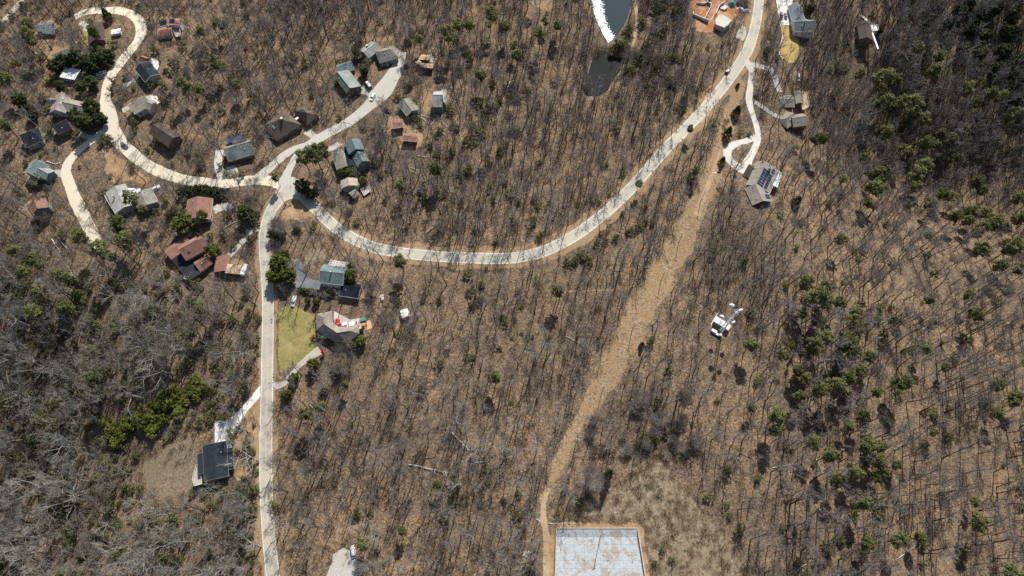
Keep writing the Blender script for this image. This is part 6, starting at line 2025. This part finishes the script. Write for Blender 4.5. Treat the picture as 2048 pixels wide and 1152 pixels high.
def gn_scatter(name, P, rot, scl, idx, meshes, label, cat):
    pc = bpy.data.collections.new(name + '_kinds')
    for j, me in enumerate(meshes):
        pc.objects.link(bpy.data.objects.new('%s_kind_%02d' % (name, j), me))
    me = bpy.data.meshes.new(name)
    me.vertices.add(len(P)); me.vertices.foreach_set('co', np.asarray(P, np.float32).ravel())
    for nm, typ, val in (('rot', 'FLOAT_VECTOR', rot), ('scl', 'FLOAT', scl), ('idx', 'INT', idx)):
        a = me.attributes.new(nm, typ, 'POINT')
        if typ == 'FLOAT_VECTOR': a.data.foreach_set('vector', np.asarray(val, np.float32).ravel())
        elif typ == 'INT': a.data.foreach_set('value', np.asarray(val, np.int32))
        else: a.data.foreach_set('value', np.asarray(val, np.float32))
    o = obj(name, me)
    tag(o, label, cat, kind='stuff')
    ng = bpy.data.node_groups.new(name, 'GeometryNodeTree')
    ng.interface.new_socket('Geometry', in_out='INPUT', socket_type='NodeSocketGeometry')
    ng.interface.new_socket('Geometry', in_out='OUTPUT', socket_type='NodeSocketGeometry')
    N = ng.nodes; Lk = ng.links
    gi, go = N.new('NodeGroupInput'), N.new('NodeGroupOutput')
    ci = N.new('GeometryNodeCollectionInfo'); ci.inputs['Collection'].default_value = pc
    ci.inputs['Separate Children'].default_value = True; ci.inputs['Reset Children'].default_value = True
    ip = N.new('GeometryNodeInstanceOnPoints'); ip.inputs['Pick Instance'].default_value = True
    def na(nm, t):
        q = N.new('GeometryNodeInputNamedAttribute'); q.data_type = t; q.inputs['Name'].default_value = nm
        return next(s for s in q.outputs if s.enabled and s.name == 'Attribute')
    Lk.new(gi.outputs[0], ip.inputs['Points']); Lk.new(ci.outputs[0], ip.inputs['Instance'])
    Lk.new(na('idx', 'INT'), ip.inputs['Instance Index'])
    e2r = N.new('FunctionNodeEulerToRotation'); Lk.new(na('rot', 'FLOAT_VECTOR'), e2r.inputs[0]); Lk.new(e2r.outputs[0], ip.inputs['Rotation'])
    Lk.new(na('scl', 'FLOAT'), ip.inputs['Scale'])
    Lk.new(ip.outputs[0], go.inputs[0])
    md = o.modifiers.new('scatter', 'NODES'); md.node_group = ng
    return o

rest = np.array([i for i in range(n) if i not in ind])
kidx = {k: j for j, k in enumerate(BK)}
gn_scatter('leafless_woodland', np.stack([x, y, z], -1)[rest], np.stack([npr.normal(0, .05, len(rest)), npr.normal(0, .05, len(rest)), rz[rest]], -1),
           np.array([Hh[i] / BARE[str(keys[i])][3] for i in rest]), [kidx[str(keys[i])] for i in rest], [BARE[k][2] for k in BK],
           'the mass of smaller leafless grey trees covering the hillsides', 'woodland')

# underbrush: bare bushes, laurel, dry stalks
def brush_mesh(seed):
    r = random.Random(seed); T = TM()
    for k in range(9):
        a = k * .7 + r.uniform(-.2, .2)
        e = Vector((math.cos(a) * r.uniform(.2, .9), math.sin(a) * r.uniform(.2, .9), 1)).normalized()
        L = r.uniform(1.4, 3.0); p = Vector((r.uniform(-.4, .4), r.uniform(-.4, .4), -.1))
        ps = [p, p + e * L * .5, p + (e + rv(r) * .2).normalized() * L]
        T.tube(ps, [.03, .022, .008], 3)
        for j in range(13):
            q = ps[0].lerp(ps[2], r.uniform(.3, 1)); T.twig(q, (e + rv(r) * .6).normalized(), r.uniform(.4, 1.0), .014)
    return mesh('brush', T.V, T.F, M['brush'])
bx, by, bz, bu, bv = scatter_pts(4.2)
okb = open_ground(bu, bv, -2)
for P in FOOT: okb &= poly_sd(bx, by, P) > .6
dn = vnoise(bx, by, 17, 9.2)
okb &= npr.uniform(0, 1, len(bx)) < np.clip(.55 + .9 * dn, .06, 1)
hx, hy, hz, hu, hv = scatter_pts(2.3, (20, 120), (-15, 75))
kh = (poly_sd(hu, hv, [(1150, 1010), (1210, 985), (1250, 940), (1300, 905), (1345, 940), (1390, 985), (1440, 1050), (1490, 1120), (1510, 1200), (1310, 1205), (1292, 1150), (1278, 1046), (1110, 1046), (1100, 1020)]) < 0) & (npr.uniform(0, 1, len(hx)) < .42)
for P in FOOT: kh &= poly_sd(hx, hy, P) > 2.5
cx_, cy_, cz_, cu_, cv_ = scatter_pts(3.2, (-10, 150), (20, 300))
kc = np.zeros(len(cx_), bool)
for i in range(len(CLEAR) - 1): kc |= line_d(cu_, cv_, CLEAR[i:i + 2]) < (CW[i] + CW[i + 1]) / 4 / .24
kc &= npr.uniform(0, 1, len(cx_)) < .10
nb = int(okb.sum())
bx, by, bz, bu, bv = (np.concatenate([a[okb], b[kh], c[kc]]) for a, b, c in zip((bx, by, bz, bu, bv), (hx, hy, hz, hu, hv), (cx_, cy_, cz_, cu_, cv_)))
bs_ = np.concatenate([npr.uniform(.5, 1.5, nb), npr.uniform(.3, .75, int(kh.sum())), npr.uniform(.2, .45, int(kc.sum()))])
m_ = len(bx)
gn_scatter('leafless_underbrush', np.stack([bx, by, bz], -1), np.stack([np.zeros(m_), np.zeros(m_), npr.uniform(0, 6.28, m_)], -1), bs_, npr.integers(0, 4, m_), [brush_mesh(700 + i) for i in range(4)],
           'low leafless brush on the woodland floor', 'underbrush')

lx, ly, lz, lu, lv = scatter_pts(5.0)
okl = open_ground(lu, lv, 0)
for P in FOOT: okl &= poly_sd(lx, ly, P) > 1.2
dn = vnoise(lx, ly, 22, 15.2)
wl = np.full(len(lx), .05)
wl[(lu < 520) & (lv > 560)] = .9
wl[(lu < 520) & (lv <= 560)] = .16
wl[(lu > 820) & (lu < 1080) & (lv < 430)] = .17
wl[(lu > 1220) & (lu < 1370) & (lv < 230)] = .5
wl[(lu > 1800) & (lv < 330)] = .5
wl[(lu > 1560) & (lu < 1820) & (lv > 560)] = .22
wl[(lu > 900) & (lu < 1300) & (lv > 440) & (lv < 620)] = .10
okl &= npr.uniform(0, 1, len(lx)) < wl * np.clip(1 + 2.2 * dn, .1, 2.5)
lx, ly, lz = lx[okl], ly[okl], lz[okl]
m_ = len(lx)
gn_scatter('laurel_undergrowth', np.stack([lx, ly, lz], -1), np.stack([np.zeros(m_), np.zeros(m_), npr.uniform(0, 6.28, m_)], -1), npr.uniform(.5, 1.45, m_), npr.integers(0, 3, m_), [e[1] for e in EVER['laurel']],
           'dull green laurel undergrowth beneath the bare trees', 'undergrowth')

def stalk_mesh(seed):
    r = random.Random(seed); T = TM()
    for k in range(60):
        a = r.uniform(0, 6.28); q = Vector((r.gauss(0, .45), r.gauss(0, .45), -.05))
        T.twig(q, Vector((math.cos(a) * .55, math.sin(a) * .55, 1)).normalized(), r.uniform(.5, 1.3), .03)
    return mesh('stalks', T.V, T.F, M['drystalk'])
HILL = [(1150, 1010), (1210, 985), (1250, 940), (1300, 905), (1345, 940), (1390, 985), (1440, 1050), (1490, 1120), (1510, 1200), (1310, 1205), (1292, 1150), (1278, 1046), (1110, 1046), (1100, 1020)]
YARD = [(290, 905), (345, 880), (398, 858), (402, 880), (398, 950), (392, 985), (350, 1010), (320, 1012), (285, 985), (272, 945)]
sx, sy, sz, su, sv = scatter_pts(1.9, (-200, 130), (-20, 110))
inh = (poly_sd(su, sv, HILL) < -1) & (npr.uniform(0, 1, len(sx)) < .45)
iny = (poly_sd(su, sv, YARD) < -1) & (npr.uniform(0, 1, len(sx)) < .10)
for P in FOOT: inh &= poly_sd(sx, sy, P) > .5; iny &= poly_sd(sx, sy, P) > .5
k_ = inh | iny
tx, ty, tz, tu, tv = scatter_pts(2.6, (-10, 150), (20, 300))
inc = np.zeros(len(tx), bool)
for i in range(len(CLEAR) - 1): inc |= line_d(tu, tv, CLEAR[i:i + 2]) < (CW[i] + CW[i + 1]) / 4 / .24 - 2
inc &= npr.uniform(0, 1, len(tx)) < .28
sx, sy, sz = np.concatenate([sx[k_], tx[inc]]), np.concatenate([sy[k_], ty[inc]]), np.concatenate([sz[k_], tz[inc]])
sc_ = np.concatenate([npr.uniform(.8, 2.4, int(k_.sum())), npr.uniform(.25, .6, int(inc.sum()))])
m_ = len(sx)
gn_scatter('dry_stalks', np.stack([sx, sy, sz], -1), np.stack([np.zeros(m_), np.zeros(m_), npr.uniform(0, 6.28, m_)], -1), sc_, npr.integers(0, 3, m_), [stalk_mesh(800 + i) for i in range(3)], 'tufts of dry straw coloured stalks on the open slopes', 'dry grass')
print('TREES', n, 'brush', len(bx), 'laurel', len(lx), 'stalks', m_, 'foot', len(FOOT))
